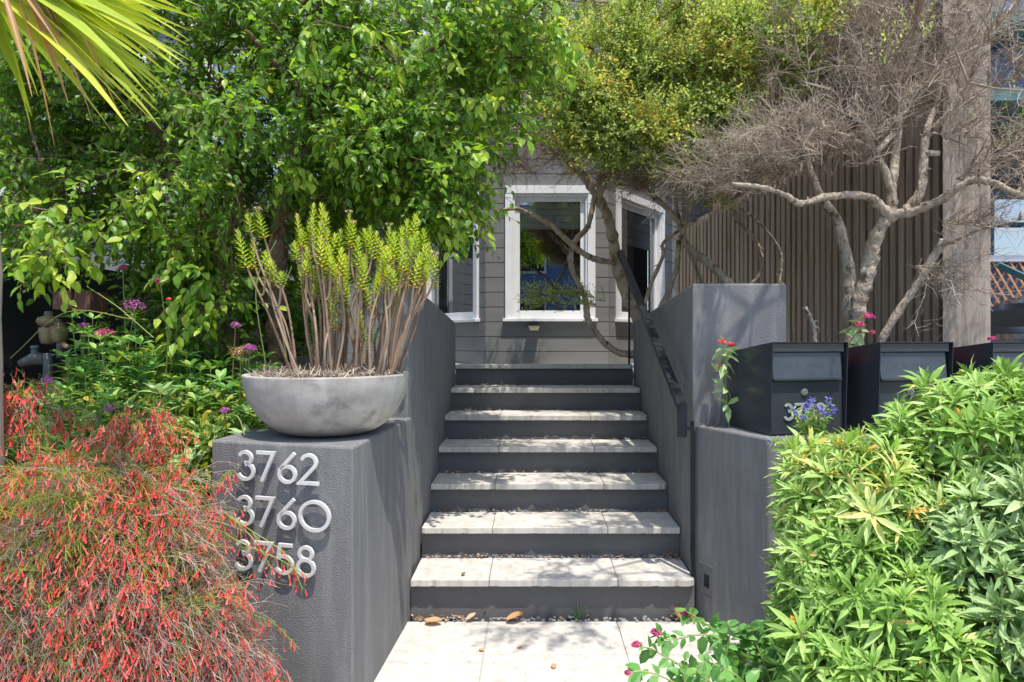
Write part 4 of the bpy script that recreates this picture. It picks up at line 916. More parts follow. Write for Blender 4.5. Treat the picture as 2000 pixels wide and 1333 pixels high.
tg = np.concatenate([blob(1660, 180, 4.0, 160, 105, .4, 46), blob(1570, 300, 3.8, 120, 55, .3, 34), blob(1860, 170, 3.8, 180, 120, .4, 60), blob(1760, 50, 4.0, 240, 70, .4, 44), blob(1470, 330, 4.0, 90, 50, .3, 34), blob(1380, 360, 4.3, 60, 30, .2, 12), blob(1940, 330, 3.6, 80, 45, .25, 14), blob(1720, 280, 3.7, 100, 35, .25, 8), blob(1800, -100, 3.9, 300, 60, .4, 14),
                     blob(1620, 60, 4.3, 80, 80, .3, 12), blob(1900, 440, 3.6, 60, 25, .1, 6), blob(1830, 530, 3.75, 40, 40, .1, 6), blob(1500, 190, 4.4, 60, 70, .3, 14)])
over = np.array([(.74 + R.normal() * .2, R.uniform(2.0, 3.5), 3.4 + R.normal() * .14) for _ in range(34)] + [(R.uniform(-.1, 1.0), R.uniform(3.3, 4.3), 3.7 + R.normal() * .1) for _ in range(16)] + [(1.35 + R.normal() * .25, 2.75 + R.normal() * .18, 3.2 + R.normal() * .2) for _ in range(15)] + [(1.0 + R.normal() * .3, 3.4 + R.normal() * .4, 3.5 + R.normal() * .2) for _ in range(16)])
tw = MB(); nodes = connect(tw, sk, tg, .0068, .11, .022, tint=.7)
twigs(tw, tg, 4, .29, .0027, lambda p: radial(P(1720, 480, 3.9), .0)(p) + [0, -.25, 0], 4, (.3, 1))
tw.build('twigs', M['twig'], te)
bo = MB(); lo = MB(); limb(bo, [P(1790, 60, 3.8), Vector((1.9, 3.3, 3.3)), Vector((1.4, 2.8, 3.4)), Vector((.85, 2.4, 3.45))], .02, .008)
connect(bo, [Vector((1.9, 3.3, 3.3)), Vector((1.4, 2.8, 3.4)), Vector((.85, 2.4, 3.45))], over, .006, .12, .02)
twigs(bo, over, 4, .25, .0035, radial((1.2, 2.8, 3.0), 0), 3, (.2, .9)); bo.build('overhanging_bough', M['twig'], te)
sprays(None, lo, TINY, over, 5, .2, (.03, .05), radial((1.2, 2.8, 3.0), 0), 0, .001, 8)
gl = np.concatenate([blob(1975, 260, 3.8, 40, 60, .2, 10), blob(1990, 60, 3.8, 20, 60, .2, 4), blob(1690, 120, 3.7, 120, 100, .2, 5), blob(1560, 90, 3.9, 40, 40, .2, 6)])
sprays(None, lo, TINY, gl, 3, .16, (.02, .03), radial(P(1720, 480, 3.9)), 0, .001, 7)
lo.build('crown', M['leafB'], te)
# dark greenery behind the bare twigs
bh = thing('background_shrub', 'dark olive shrub seen through the bare twigs above the slat fence', 'shrub', (1.9, 7, .7))
mb = MB(); q = limb(mb, [(1.9, 7.2, .7), (2.0, 7.0, 2.5), (2.2, 6.6, 4)], .05, .02); mb.build('trunk', M['bark2'], bh, smooth=True)
tg = np.concatenate([blob(1500, 170, 6.4, 200, 130, .4, 70), blob(1700, 60, 6.2, 220, 110, .4, 60)]); tw = MB(); lv = MB(); connect(tw, q, tg, .008, .16, .03, tint=.2)
twigs(tw, tg, 5, .4, .003, radial((2, 7, 2.6)), 3, (0, .5)); sprays(tw, lv, TINY, tg, 8, .3, (.03, .05), radial((2, 7, 2.6)), 0, .0015, 8)
tw.build('branches', M['twig_brown'], bh); lv.build('foliage', M['leafC'], bh)

# ---- strap leaved palm-like plant, top left
tp = thing('cordyline_tree', 'strap leaved tree with yellow green blades drooping into the upper left', 'tree', G(-60, 2.3, 0))
mb = MB(); c0 = P(-60, -50, 2.2)
mb.tube(crom([G(-56, 2.3, 0), G(-50, 2.3, .9), G(-56, 2.3, 1.6), G(-72, 2.3, c0.z)], 5), [.088, .082, .08, .08, .078] * 3 + [.07], 14, wob=.06); mb.build('trunk', M['grey_wood'], tp, smooth=True)
mb = MB()
def blade(mb, base, d, L, wd, droop, tint, fold=.25, n=9):
    roll = random.choice([-1, 1, 1]) * random.uniform(.5, 1.15)
    d = Vector(d).normalized(); p = Vector(base); v = []; tt = []
    for i in range(n + 1):
        s = i / n; w_ = wd * (.55 + .45 * math.sin(PI * min(1, s * 1.3))) * (1 - s ** 3.5) + .0008
        side = d.cross(Vector((0, 0, 1))); side = side.normalized() if side.length > .05 else Vector((1, 0, 0)); nr = side.cross(d); side, nr = side * math.cos(roll) + nr * math.sin(roll), nr * math.cos(roll) - side * math.sin(roll)
        v += [p - side * w_ + nr * fold * w_, p, p + side * w_ + nr * fold * w_]; ed = min(1, tint + (.2 if s > .93 else 0) + .11); tt += [ed, tint, ed]
        p = p + d * (L / n); d = (d + Vector((0, 0, -droop / n))).normalized()
    mb.add(v, [(3 * i + a, 3 * i + 1 + a, 3 * i + 4 + a, 3 * i + 3 + a) for i in range(n) for a in (0, 1)], tt)
for i in range(120):
    az = random.uniform(-PI, PI); el = random.uniform(-.5, 1.2)
    d = (math.cos(az) * math.cos(el), math.sin(az) * math.cos(el), math.sin(el))
    if d[0] > .2 and d[1] < -.3: d = (d[0], -d[1] * .4, d[2])
    blade(mb, c0 + Vector((0, .02, 0)), d, random.uniform(.5, .72), random.uniform(.018, .028), random.uniform(.3, .9), random.uniform(.05, .42))
# blades seen in the photo, aimed at their tips
for (px, py, t) in ((352, 100, .3), (345, 128, .5), (330, 160, .35), (300, 200, .4), (285, 230, .55), (310, 70, .3), (325, 45, .45), (250, 210, .4), (370, 25, .3), (240, 235, .55), (200, 250, .5), (262, 180, .2), (220, 170, .15), (270, 120, .2), (300, 20, .3), (180, 160, .1), (230, 90, .12), (350, 60, .35), (140, 120, .15), (160, 220, .58), (338, 140, .3), (318, 178, .4), (292, 215, .45), (225, 225, .4), (280, 60, .2), (200, 120, .3), (340, 15, .3), (120, 190, .3)):
    tip = P(px, py, random.uniform(1.75, 2.1)); v = tip - c0; blade(mb, c0 + Vector((0, 0, random.uniform(-.04, .05))), (v + Vector((0, 0, .16))), v.length * 1.03, random.uniform(.024, .034), .38, t * .55 + .16)
for (px, py, t) in ((66, 290, .80), (20, 200, .84), (90, 215, .82), (140, 255, .9), (120, 205, .95), (75, 130, .84), (190, 240, .74)):
    b_ = P(px * .6 - 10, -30, 2.0); v = P(px, py, 1.95) - b_; blade(mb, b_, v + Vector((.05, 0, .10)), v.length * 1.02, random.uniform(.007, .012), .3, t, .6)
mb.build('crown', M['cord'], tp, smooth=True)
# ================================================================ BOWL AND SUCCULENT
BC = Vector((-.842, 2.84, .986))
bowl = thing('planter_bowl', 'wide round cast concrete bowl standing on the numbered block', 'planter', BC)
mb = MB(); prof = [(.0, .0), (.115, .0), (.145, .005)]
for i in range(1, 15):
    a = i / 14; prof.append((.145 + (.330 - .145) * math.sin(a * PI / 2) ** .9, .005 + .235 * (1 - math.cos(a * PI / 2)) ** .82))
prof += [(.331, .248), (.314, .248), (.306, .22), (.24, .19), (0, .19)]
mb.lathe(BC, prof[1:], 64); mb.build('bowl', M['concrete_bowl'], bowl, smooth=True)
mb = MB(); sz = .225
def soilz(x, y): return BC.z + sz
mb.lathe((BC.x, BC.y, BC.z + sz), [(.304, -.02), (.302, 0), (.2, .012), (.05, .02)], 40); mb.build('soil', M['soil'], bowl)
mb = MB(); n = 1500; r = .30 * R.random(n) ** .5; a = R.uniform(0, 2 * PI, n)
p = np.stack([BC.x + r * np.cos(a), BC.y + r * np.sin(a), BC.z + sz + R.uniform(0, .035, n)], 1); d = unit(n) * [1, 1, .7] + [0, 0, .25]
hh = R.uniform(.015, .055, n)[:, None]; mb.prisms(p, p + d * hh, .0022, .001, R.uniform(.2, 1, n))
mb.build('dry_twig_mulch', M['twig'], bowl, kind='stuff')
suc = thing('succulent_shrub', 'tall succulent with bare ringed stems and bright green leaf tufts, growing in the concrete bowl', 'succulent', BC + Vector((0, 0, sz)))
tips = [(463, 455, 575), (482, 425, 577), (503, 418, 583), (495, 470, 580), (527, 515, 590), (580, 425, 615), (590, 455, 620), (605, 440, 622), (612, 405, 630), (628, 405, 640), (600, 490, 625), (575, 480, 618), (625, 470, 645), (640, 455, 648), (655, 465, 655), (645, 500, 650),
        (665, 455, 660), (682, 425, 675), (690, 445, 690), (700, 470, 694), (712, 455, 700), (722, 448, 705), (735, 460, 712), (745, 478, 720), (760, 450, 735), (757, 490, 740), (770, 460, 745), (785, 450, 752), (795, 435, 755), (812, 425, 758), (800, 470, 762), (815, 460, 765), (828, 455, 768),
        (838, 480, 775), (850, 505, 780), (820, 500, 770), (740, 540, 730), (675, 520, 668), (630, 540, 640), (780, 520, 750), (842, 495, 778), (705, 520, 700), (650, 570, 655), (590, 520, 612), (765, 545, 748), (610, 620, 622), (705, 640, 708), (740, 645, 722)]
tips += [(a + random.randint(-16, 16), b_ + random.randint(10, 90), c + random.randint(-8, 8)) for a, b_, c in random.sample(tips[6:-8], 26)]
def tuft_leaves(mb, c, d, L, n, ls, t0):
    i = np.arange(n); s = (i + R.random(n) * .5) / n; az = i * 2.4; d = np.array(d.normalized()); a = np.cross(d, [0, 1, .1]); a /= np.linalg.norm(a); b_ = np.cross(d, a)
    rad = np.cos(az)[:, None] * a + np.sin(az)[:, None] * b_; lift = (.05 + 1.6 * s ** 3)[:, None]
    p = np.array(c) + d * ((s - 1) * L)[:, None]; sc = ls * (1.0 - .55 * s ** 2.5)
    mb.leaves(NEEDLE, p + rad * .004, rad + d * lift, d - rad * .4, sc, np.clip(t0 + R.random(n) * .35 + .45 * (s < .12), 0, 1), 2.1)
for k, (px, py, bx_) in enumerate(tips):
    Yt = random.uniform(2.66, 3.02); Yb = 2.84 + (Yt - 2.84) * .7; tip = P(px, py - 6, Yt); base = G(bx_ + random.uniform(-4, 4), Yb, BC.z + sz - .02)
    base.x = min(max(base.x, BC.x - .2), BC.x + .27)
    h = tip - base; lean = Vector((h.x, h.y, 0)); mid = base + Vector((h.x * .42, h.y * .45, h.z * .42)) + Vector((random.gauss(0, .022), random.gauss(0, .02), 0)); mid2 = base + Vector((h.x * .82, h.y * .8, h.z * .74)) + Vector((random.gauss(0, .01), random.gauss(0, .01), 0))
    q = crom([base, mid, mid2, tip], 9); m = len(q); rad = [(.0052 - .0016 * i / m) * (1.14 if i % 2 else .92) for i in range(m)]
    mb = MB(); mb.tube(q, rad, 7, random.uniform(.25, .9), wob=.1)
    lf = MB(); d = (q[-1] - q[-6]); L = random.uniform(.07, .17); tuft_leaves(lf, q[-1], d, L, int(360 * L) + 16, random.uniform(.024, .034), random.uniform(0, .6))
    if k % 2 == 0:   # a side fork with its own tuft
        i0 = int(m * random.uniform(.45, .62)); s0 = q[i0]; e = s0 + Vector((random.uniform(-.05, .05), random.uniform(-.04, .04), random.uniform(.10, .2)))
        q2 = crom([s0, s0 + Vector(((e.x - s0.x) * .7, (e.y - s0.y) * .7, .03)), e], 5); mb.tube(q2, .0048, 6, .6, wob=.1); lf2 = MB(); tuft_leaves(lf2, e, q2[-1] - q2[-3], random.uniform(.05, .10), 42, .030, random.uniform(0, .4))
    st = mb.build('stem', M['succstem'], suc, smooth=True); lf.build('leaf_tuft', M['succ'], st)
    if k % 2 == 0: lf2.build('leaf_tuft', M['succ'], st)
    if (px, py) in ((503, 418), (682, 425), (690, 445), (760, 450), (850, 505)):
        fm = MB(); p = np.array(q[-1]) + [0, 0, .012] + unit(22) * [.014, .014, .006]; fm.leaves(PETAL, p, unit(22), np.tile([0, 0, 1.], (22, 1)), .009, R.uniform(.75, 1, 22)); fm.build('flower', M['litter'], st)

# ================================================================ LEFT BED PLANTS
def shrublet(name, label, cat, c, h, spread, nst, leaf, mat, group=None, tmpl=LANCE, t0=0, flowers=(), fmat='pink', fr=.03, whorl=9, wid=1.3, stem='stem'):
    c = Vector(c); t = thing(name, label, cat, c, group); sb = MB(); lb = MB()
    for _ in range(nst):
        a = random.uniform(0, 2 * PI); r = spread * random.random() ** .6; top = c + Vector((math.cos(a) * r, math.sin(a) * r, h * random.uniform(.55, 1.05)))
        b0 = c + Vector((math.cos(a) * r * .25, math.sin(a) * r * .25, 0)); q = crom([b0, b0 * .45 + top * .55 + Vector((0, 0, -.02)), top], 5)
        sb.tube(q, [.004 * (1 - .5 * i / len(q)) for i in range(len(q))], 5, random.random())
        for i in range(2, len(q)):
            m = whorl if i == len(q) - 1 else 4; ax = np.array((q[i] - q[i - 1]).normalized())
            az = R.uniform(0, 6.28) + np.arange(m) * (2.4 if i == len(q) - 1 else PI / 2); a_ = np.cross(ax, [.1, 1, .2]); a_ /= np.linalg.norm(a_); b_ = np.cross(ax, a_)
            rad = np.cos(az)[:, None] * a_ + np.sin(az)[:, None] * b_; lift = R.uniform(.1, .9, m)[:, None]
            lb.leaves(tmpl, np.array(q[i]) + rad * .004, rad + ax * lift, np.tile(ax, (m, 1)) - rad * .2, R.uniform(leaf * .65, leaf * 1.1, m), np.clip(t0 + R.random(m), 0, 1), wid)
    sb.build(stem, M['stem'], t); lb.build('foliage', M[mat], t)
    for f in flowers:
        flower_head(t, f, c, fr, fmat)
    return t
def flower_head(t, pos, base, r, fmat, stalk=True):
    pos = Vector(pos); f = MB(); n = 150
    u = unit(n); u[:, 2] = np.abs(u[:, 2]) * .8 - .15; p = np.array(pos) + u * r * R.uniform(.65, 1.05, (n, 1)); f.leaves(PETAL, p, R.normal(size=(n, 3)), u, R.uniform(.006, .011, n), R.random(n))
    o = f.build('flower_head', M[fmat], t)
    if stalk:
        s = MB(); m = base * .4 + pos * .6; m.x += random.uniform(-.02, .02); s.tube(crom([base + Vector((0, 0, .1)), m, pos - Vector((0, 0, r * .2))], 4), .0028, 5, .5)
        q = np.array(pos) - [0, 0, r * .6]; e = q + u[:14] * r * .8 + [0, 0, r * .3]; s.prisms(np.repeat(q[None], 14, 0), e, .0012, .001, .6); s.build('flower_stalk', M['stem'], o)
BED = [  # px, Y, height, spread, stems, leaf, material, label, flowers
 (140, 3.15, .50, .20, 16, .085, 'valerian', 'leafy green valerian plant with a magenta bloom low in front of the valve pipes', [(92, 745, 3.0, 'magenta', .028)]),
 (205, 3.45, .62, .18, 14, .075, 'valerian', 'valerian plant with a domed crimson pink bloom right of the valve pipes', [(205, 652, 3.3, 'pink', .045)]),
 (262, 3.75, .72, .2, 15, .075, 'valerian', 'tall valerian with the largest rosy purple bloom, in front of the black wall', [(262, 600, 3.5, 'magenta', .06), (240, 524, 3.7, 'pink', .022)]),
 (165, 3.6, .62, .15, 10, .07, 'valerian', 'valerian with a small purple bloom touching the foot of the meter box pipe', [(164, 637, 3.45, 'magenta', .024)]),
 (460, 3.45, .66, .2, 14, .085, 'valerian', 'valerian with one round pink bloom left of the succulent stems', [(460, 636, 3.3, 'magenta', .026)]),
 (420, 2.95, .36, .2, 16, .10, 'echiumG', 'pale grey green leafy plant low against the corner of the numbered block', []),
 (340, 3.05, .50, .2, 17, .10, 'echiumG', 'pale grey green leafy plant standing in the middle of the left bed', []),
 (470, 3.1, .46, .16, 12, .07, 'valerian', 'valerian with faded tan seed heads and a magenta bloom beside the concrete bowl', [(470, 690, 2.95, 'litter', .05), (488, 682, 2.92, 'magenta', .032)]),
 (270, 3.2, .48, .2, 16, .09, 'valerian', 'fresh green leafy plant behind the firecracker blooms in the left bed', [(215, 800, 2.75, 'magenta', .022)]),
 (60, 2.9, .40, .2, 16, .09, 'valerian', 'blue green leafy plant at the left photo edge under the valves', []),
 (445, 2.95, .30, .14, 8, .06, 'valerian', 'small valerian with a pink bloom just above the corner of the numbered block', [(439, 803, 2.75, 'magenta', .02)]),
 (380, 3.7, .70, .22, 15, .085, 'valerian', 'deep green leafy plant below the left trunk of the broad leaved tree', [(313, 550, 3.5, 'pink', .03)]),
 (520, 3.7, .60, .2, 13, .075, 'valerian', 'green leafy plant growing between the tree trunks and the concrete bowl', []),
 (120, 2.75, .34, .2, 14, .09, 'valerian', 'dark green leafy clump under the leftmost red firecracker spray', []),
 (300, 3.5, .66, .22, 20, .08, 'valerian', 'tall fresh green leafy plant between the crimson and the rosy purple blooms', [(330, 585, 3.4, 'redtube', .012)]),
 (400, 3.3, .62, .2, 20, .08, 'valerian', 'bright green leafy plant just left of the tan seed heads', []),
 (500, 3.35, .55, .16, 14, .07, 'valerian', 'green leafy plant tucked behind the left rim of the concrete bowl', []),
 (130, 3.4, .46, .2, 18, .075, 'valerian', 'green leafy plant covering the foot of the brass valves', []),
 (340, 4.0, .85, .25, 20, .075, 'valerian', 'tall dark green leafy plant at the back of the left bed', []),
 (450, 4.1, .85, .25, 18, .075, 'valerian', 'tall shaded leafy plant behind the left tree trunk', []),
 (200, 2.8, .42, .2, 18, .085, 'valerian', 'bushy green plant directly behind the large red mound', []),
 (185, 3.55, .85, .2, 20, .075, 'valerian', 'tall green leafy plant rising right of the meter box', []),
 (255, 3.45, .72, .2, 20, .08, 'valerian', 'dense green leafy plant under the rosy purple bloom', []),
 (60, 3.3, .35, .2, 14, .085, 'valerian', 'low leafy plant under the iron spigot', []),
 (230, 2.95, .36, .2, 16, .085, 'echiumG', 'silvery green leafy clump between the red sprays and the crimson bloom', []),
]
for px, Y, h, sp, ns, lf, mt, lab, fls in BED:
    c = G(px, Y, bedL(0, Y)); t = shrublet('leafy_perennial', lab, 'plant', c, h, sp, ns, lf, mt, 'leafy perennials in the left bed')
    for (fx, fy, fY, fm, r) in fls: flower_head(t, P(fx, fy, fY), c, r, fm)
# airy yellow green filler between them
mb = MB(); n = 4600; px = R.uniform(20, 560, n); Y = R.uniform(2.75, 4.2, n)
zb = np.array([bedL(0, y) for y in Y]); h = R.uniform(.05, .55, n) * np.where(px < 130, .5, 1); p0 = np.stack([(px - CX) * Y / F, Y, zb], 1); p1 = p0 + np.stack([R.normal(size=n) * .06, R.normal(size=n) * .06, h], 1)
ok = (p1[:, 0] < -1.22) | (p1[:, 1] > 3.7); ok &= p1[:, 0] < -1.0; p0, p1 = p0[ok], p1[ok]; n = len(p0)
mb.prisms(p0, p1, .0018, .0009, R.random(n))
for _ in range(5): mb.leaves(OVATE, p0 + (p1 - p0) * R.uniform(.4, 1, (n, 1)) + R.normal(size=(n, 3)) * .012, unit(n) + [0, -.3, .1], unit(n) * .6 + [0, -.3, 1], R.uniform(.016, .045, n), R.random(n), 1.3)
tag(mb.build('ground_cover', M['nast']), 'mixed yellow green ground cover filling the left bed', 'ground cover', kind='stuff')
bs = thing('background_shrub', 'deep green leafy shrub in shade behind the tree trunks and the bowl', 'shrub', (-2.2, 4.9, .9))
bt = MB(); bl = MB(); sk = limb(bt, [(-2.2, 4.9, .8), (-2.2, 4.9, 1.3)], .03, .02); tgb = np.concatenate([blob(420, 600, 4.8, 150, 90, .3, 34), blob(560, 620, 4.6, 80, 90, .3, 24), blob(660, 500, 5.2, 90, 60, .3, 16), blob(330, 640, 4.5, 80, 60, .3, 12)])
connect(bt, sk, tgb, .005, .14, .02, tint=.2); sprays(bt, bl, OVATE, tgb, 8, .28, (.04, .07), radial((-2.2, 5.2, .8), .3), .2, .0016, 7, jd=.9)
bt.build('branches', M['twig_brown'], bs); bl.build('foliage', M['leafA'], bs)
# long arching grass stems
mb = MB()
for a, b_, c in (((20, 700, 3.2), (130, 610, 3.2), (265, 625, 3.2)), ((170, 560, 3.5), (230, 600, 3.4), (300, 660, 3.3)), ((440, 810, 2.8), (465, 815, 2.72), (478, 850, 2.68)), ((520, 720, 3.3), (500, 560, 3.3), (540, 470, 3.3)), ((560, 700, 3.3), (545, 600, 3.3), (570, 520, 3.3))):
    mb.tube(crom([P(*a), P(*b_), P(*c)], 6), .0022, 4, .6)
tag(mb.build('grass_stems', M['stem']), 'thin arching pale grass stems crossing the left bed', 'grass', kind='stuff')

# ================================================================ FIRECRACKER PLANT
def firecracker(label, orig, ells, n, L=.17, group='red firecracker plants', bare=.30):
    """a mound of many short drooping thread sprays, tube flowers clustered at their ends"""
    t = thing('firecracker_plant', label, 'plant', orig, group); sb = MB(); fb = MB(); C = []; D = []
    ctrs = np.array([e[:3] for e in ells]); rr = np.array([e[3:] for e in ells]); area = (rr ** 1.6).prod(1) ** .5; pr = area / area.sum()
    while len(C) < n:
        j = R.choice(len(ells), p=pr); u = unit(1)[0]
        if u[1] > .5 or u[2] < -.8: continue
        p = ctrs[j] + u * rr[j] * (R.uniform(1.1, 1.35) if R.random() < .1 else R.uniform(.7, 1.08))
        if p[2] < .03: continue
        if ((((p - ctrs) / rr) ** 2).sum(1) < .42).any(): continue
        C.append(p); D.append(u + np.array([0, -.15, .45]) + R.normal(size=3) * .3)
    C = np.array(C); D = np.array(D); D /= np.linalg.norm(D, axis=1, keepdims=True); m = 15
    zt = ctrs[:, 2].max() + rr[:, 2].max(); hgt = np.clip((C[:, 2] - .1) / max(zt - .1, .1), 0, 1)
    st = np.clip(.05 + .6 * hgt ** 1.3 + R.normal(size=n) * .20, 0, 1); nz = np.sin(C[:, 0] * 17 + C[:, 1] * 5) + np.sin(C[:, 2] * 21 - C[:, 0] * 9); fl = (R.random(n) > bare + .15 * (1 - hgt) - .25 * nz); dens = R.uniform(.4, 1, n)
    # woody canes from the root to each spray
    rt = np.array(orig)[None] + R.normal(size=(n, 3)) * [.12, .08, 0]; rt[:, 2] = orig[2]; mid = rt * .4 + C * .6 + [0, .02, .04]
    sb.prisms(rt, mid, .003, .0022, st * .4); sb.prisms(mid, C, .0022, .0014, st * .5)
    c = np.repeat(C, m, 0); d = np.repeat(D, m, 0) + unit(n * m) * .75; d /= np.linalg.norm(d, axis=1, keepdims=True); tt = np.clip(np.repeat(st, m) + R.normal(size=n * m) * .13, 0, 1); Ls = L * R.uniform(.45, 1.25, n * m)
    p = c; K = 5; P_ = [p]
    for i in range(K):
        d = d + np.array([0, 0, -.34]) + R.normal(size=d.shape) * .16; d /= np.linalg.norm(d, axis=1, keepdims=True); q = p + d * (Ls / K)[:, None]
        sb.prisms(p, q, .0011 - .00012 * i, .001 - .00012 * i, tt)
        for g in range(2):
            b0 = p + (q - p) * R.random((n * m, 1)); e = b0 + (d + unit(n * m) * .8 + [0, 0, -.2]) * (Ls * R.uniform(.06, .2, n * m))[:, None]; sb.prisms(b0, e, .0007, .0005, np.clip(tt + .08, 0, 1))
        p = q; P_.append(p)
    okt = np.repeat(fl, m) & (R.random(n * m) < np.repeat(dens ** 1.6, m))
    for i in (3, 4, 5, 5):
        b0 = P_[i][okt] + R.normal(size=(okt.sum(), 3)) * .006; k = len(b0); dd = unit(k) * .55 + [0, -.15, -1]; dd /= np.linalg.norm(dd, axis=1, keepdims=True); l = R.uniform(.016, .031, (k, 1)); tf = np.clip(np.repeat(st, m)[okt] * .3 + R.random(k) * .8, 0, 1)
        e0 = b0 + dd * .006; sb.prisms(b0, e0, .0005, .0005, .6); fb.prisms(e0, e0 + dd * l * .7, .001, .0023, tf, 4); fb.prisms(e0 + dd * l * .7, e0 + dd * l, .0024, .0038, tf, 4)
    sb.build('stems', M['russ'], t); fb.build('flowers', M['redtube'], t, kind='stuff')
    return t
def EE(px, py, Y, rx, ry, rY):
    c = P(px, py, Y); return (c.x, c.y, c.z, rx * Y / F, rY, ry * Y / F)
firecracker('large mound of red tubular blooms on drooping thread stems, beside the numbered block', (-1.35, 2.3, 0), [EE(240, 1070, 2.3, 120, 130, .22), EE(285, 1170, 2.25, 110, 130, .2), EE(350, 1290, 2.2, 100, 110, .18), EE(170, 975, 2.4, 80, 80, .18), EE(280, 985, 2.35, 60, 60, .12), EE(250, 1250, 2.2, 150, 120, .2)], 560)
firecracker('red flowered thread stemmed mound at the lower left corner of the photo', (-1.75, 2.3, 0), [EE(70, 1120, 2.3, 120, 110, .22), EE(0, 1200, 2.25, 110, 120, .22), EE(130, 1240, 2.15, 130, 120, .2), EE(20, 1320, 2.1, 130, 90, .2), EE(140, 1060, 2.35, 80, 90, .2)], 430)
firecracker('tall orange red plume standing above the mound, left of the concrete bowl', (-1.5, 2.55, .3), [EE(228, 840, 2.5, 34, 70, .06), EE(275, 850, 2.5, 34, 40, .07)], 17, .11, bare=.1)
firecracker('small orange red plume at the left photo edge in front of the leafy clump', (-1.85, 2.55, .3), [EE(58, 800, 2.5, 30, 36, .06)], 18, .10, bare=.0)
# thin flowering wisps reaching across the numbered block
t = thing('firecracker_sprig', 'thin wispy red flowered sprigs crossing the lowest row of house numbers', 'plant', P(420, 1020, 2.5)); sb = MB(); fb = MB()
for pts in (((400, 985, 2.48), (450, 1010, 2.42), (500, 1060, 2.38), (530, 1110, 2.36)), ((405, 1020, 2.45), (470, 1060, 2.38), (540, 1090, 2.36), (600, 1125, 2.38)), ((410, 1060, 2.42), (450, 1120, 2.36), (470, 1180, 2.34), (480, 1230, 2.34)), ((430, 1160, 2.4), (480, 1195, 2.36), (530, 1215, 2.36), (572, 1255, 2.38)), ((420, 1240, 2.36), (470, 1270, 2.32), (510, 1310, 2.3), (545, 1330, 2.3)), ((440, 1000, 2.45), (480, 1030, 2.4), (560, 1085, 2.36), (590, 1150, 2.36)), ((400, 960, 2.48), (425, 940, 2.46), (440, 925, 2.46), (455, 918, 2.46))):
    q = crom([P(*a) for a in pts], 6); sb.tube(q, .0014, 4, .75)
    for i in range(3, len(q), 1):
        k = 3; b0 = np.repeat(np.array(q[i])[None], k, 0); d = unit(k) * .6 + [0.2, -.2, -.5]; e = b0 + d * R.uniform(.02, .05, (k, 1)); sb.prisms(b0, e, .0007, .0005, .7)
        s_ = R.random(k) < .55; e = e[s_]; k2 = len(e)
        if k2: dd = unit(k2) * .4 + [0, -.1, -1]; dd /= np.linalg.norm(dd, axis=1, keepdims=True); fb.prisms(e, e + dd * .016, .001, .0019, R.random(k2), 4); fb.prisms(e + dd * .016, e + dd * .023, .002, .0033, R.random(k2), 4)
sb.build('stems', M['russ'], t); fb.build('flowers', M['redtube'], t, kind='stuff')
# low dark underplanting beneath the mounds
mb = MB(); n = 2600; p = np.stack([R.uniform(-2.3, -.75, n), R.uniform(1.95, 2.75, n), R.uniform(0, .5, n) ** 1.3], 1); ok = p[:, 0] < -1.28; p = p[ok]; n = len(p)
mb.leaves(LANCE, p, unit(n) + [0, -.2, .5], unit(n), R.uniform(.03, .06, n), R.random(n) * .5); tag(mb.build('ground_cover', M['russ']), 'brown green tangle under the red firecracker mounds', 'ground cover', kind='stuff')

# ================================================================ RIGHT: ECHIUM BUSHES
def rosettes(lb, C, D, n, leaf, t0, tj=.35, yellow=0.0, wid=1.0):
    """a whorl of n lance leaves at every centre C facing D"""
    m = len(C); i = np.arange(n); a = np.cross(D, np.array([.3, .2, 1.])); a /= np.linalg.norm(a, axis=1, keepdims=True); b_ = np.cross(D, a)
    ph = R.uniform(0, 6.28, m); base = R.normal(size=m) * .5
    for k in i:
        f = k / (n - 1); az = ph + k * 2.4 + R.normal(size=m) * .15; rad = np.cos(az)[:, None] * a + np.sin(az)[:, None] * b_
        el = (1.35 - 1.55 * f ** .8) + R.normal(size=m) * .12; d = rad * np.cos(el)[:, None] + D * np.sin(el)[:, None]
        pos = C - D * (.045 * f * leaf / .1)[..., None] if False else C - D * (.5 * leaf[:, None] * f)
        s = leaf * (.42 + .68 * min(1, f * 1.8)) * R.uniform(.85, 1.12, m)
        tt = np.clip(t0 + base * tj * .5 + R.normal(size=m) * tj * .22 + (.0 if f < .7 else .0), 0, .9)
        if yellow: tt = np.where(R.random(m) < yellow * f, R.uniform(.88, 1, m), tt)
        lb.leaves(LANCE, pos + rad * .004, d, D * 1.0 - rad * .3 + R.normal(size=(m, 3)) * .12, s, tt, wid * .78)
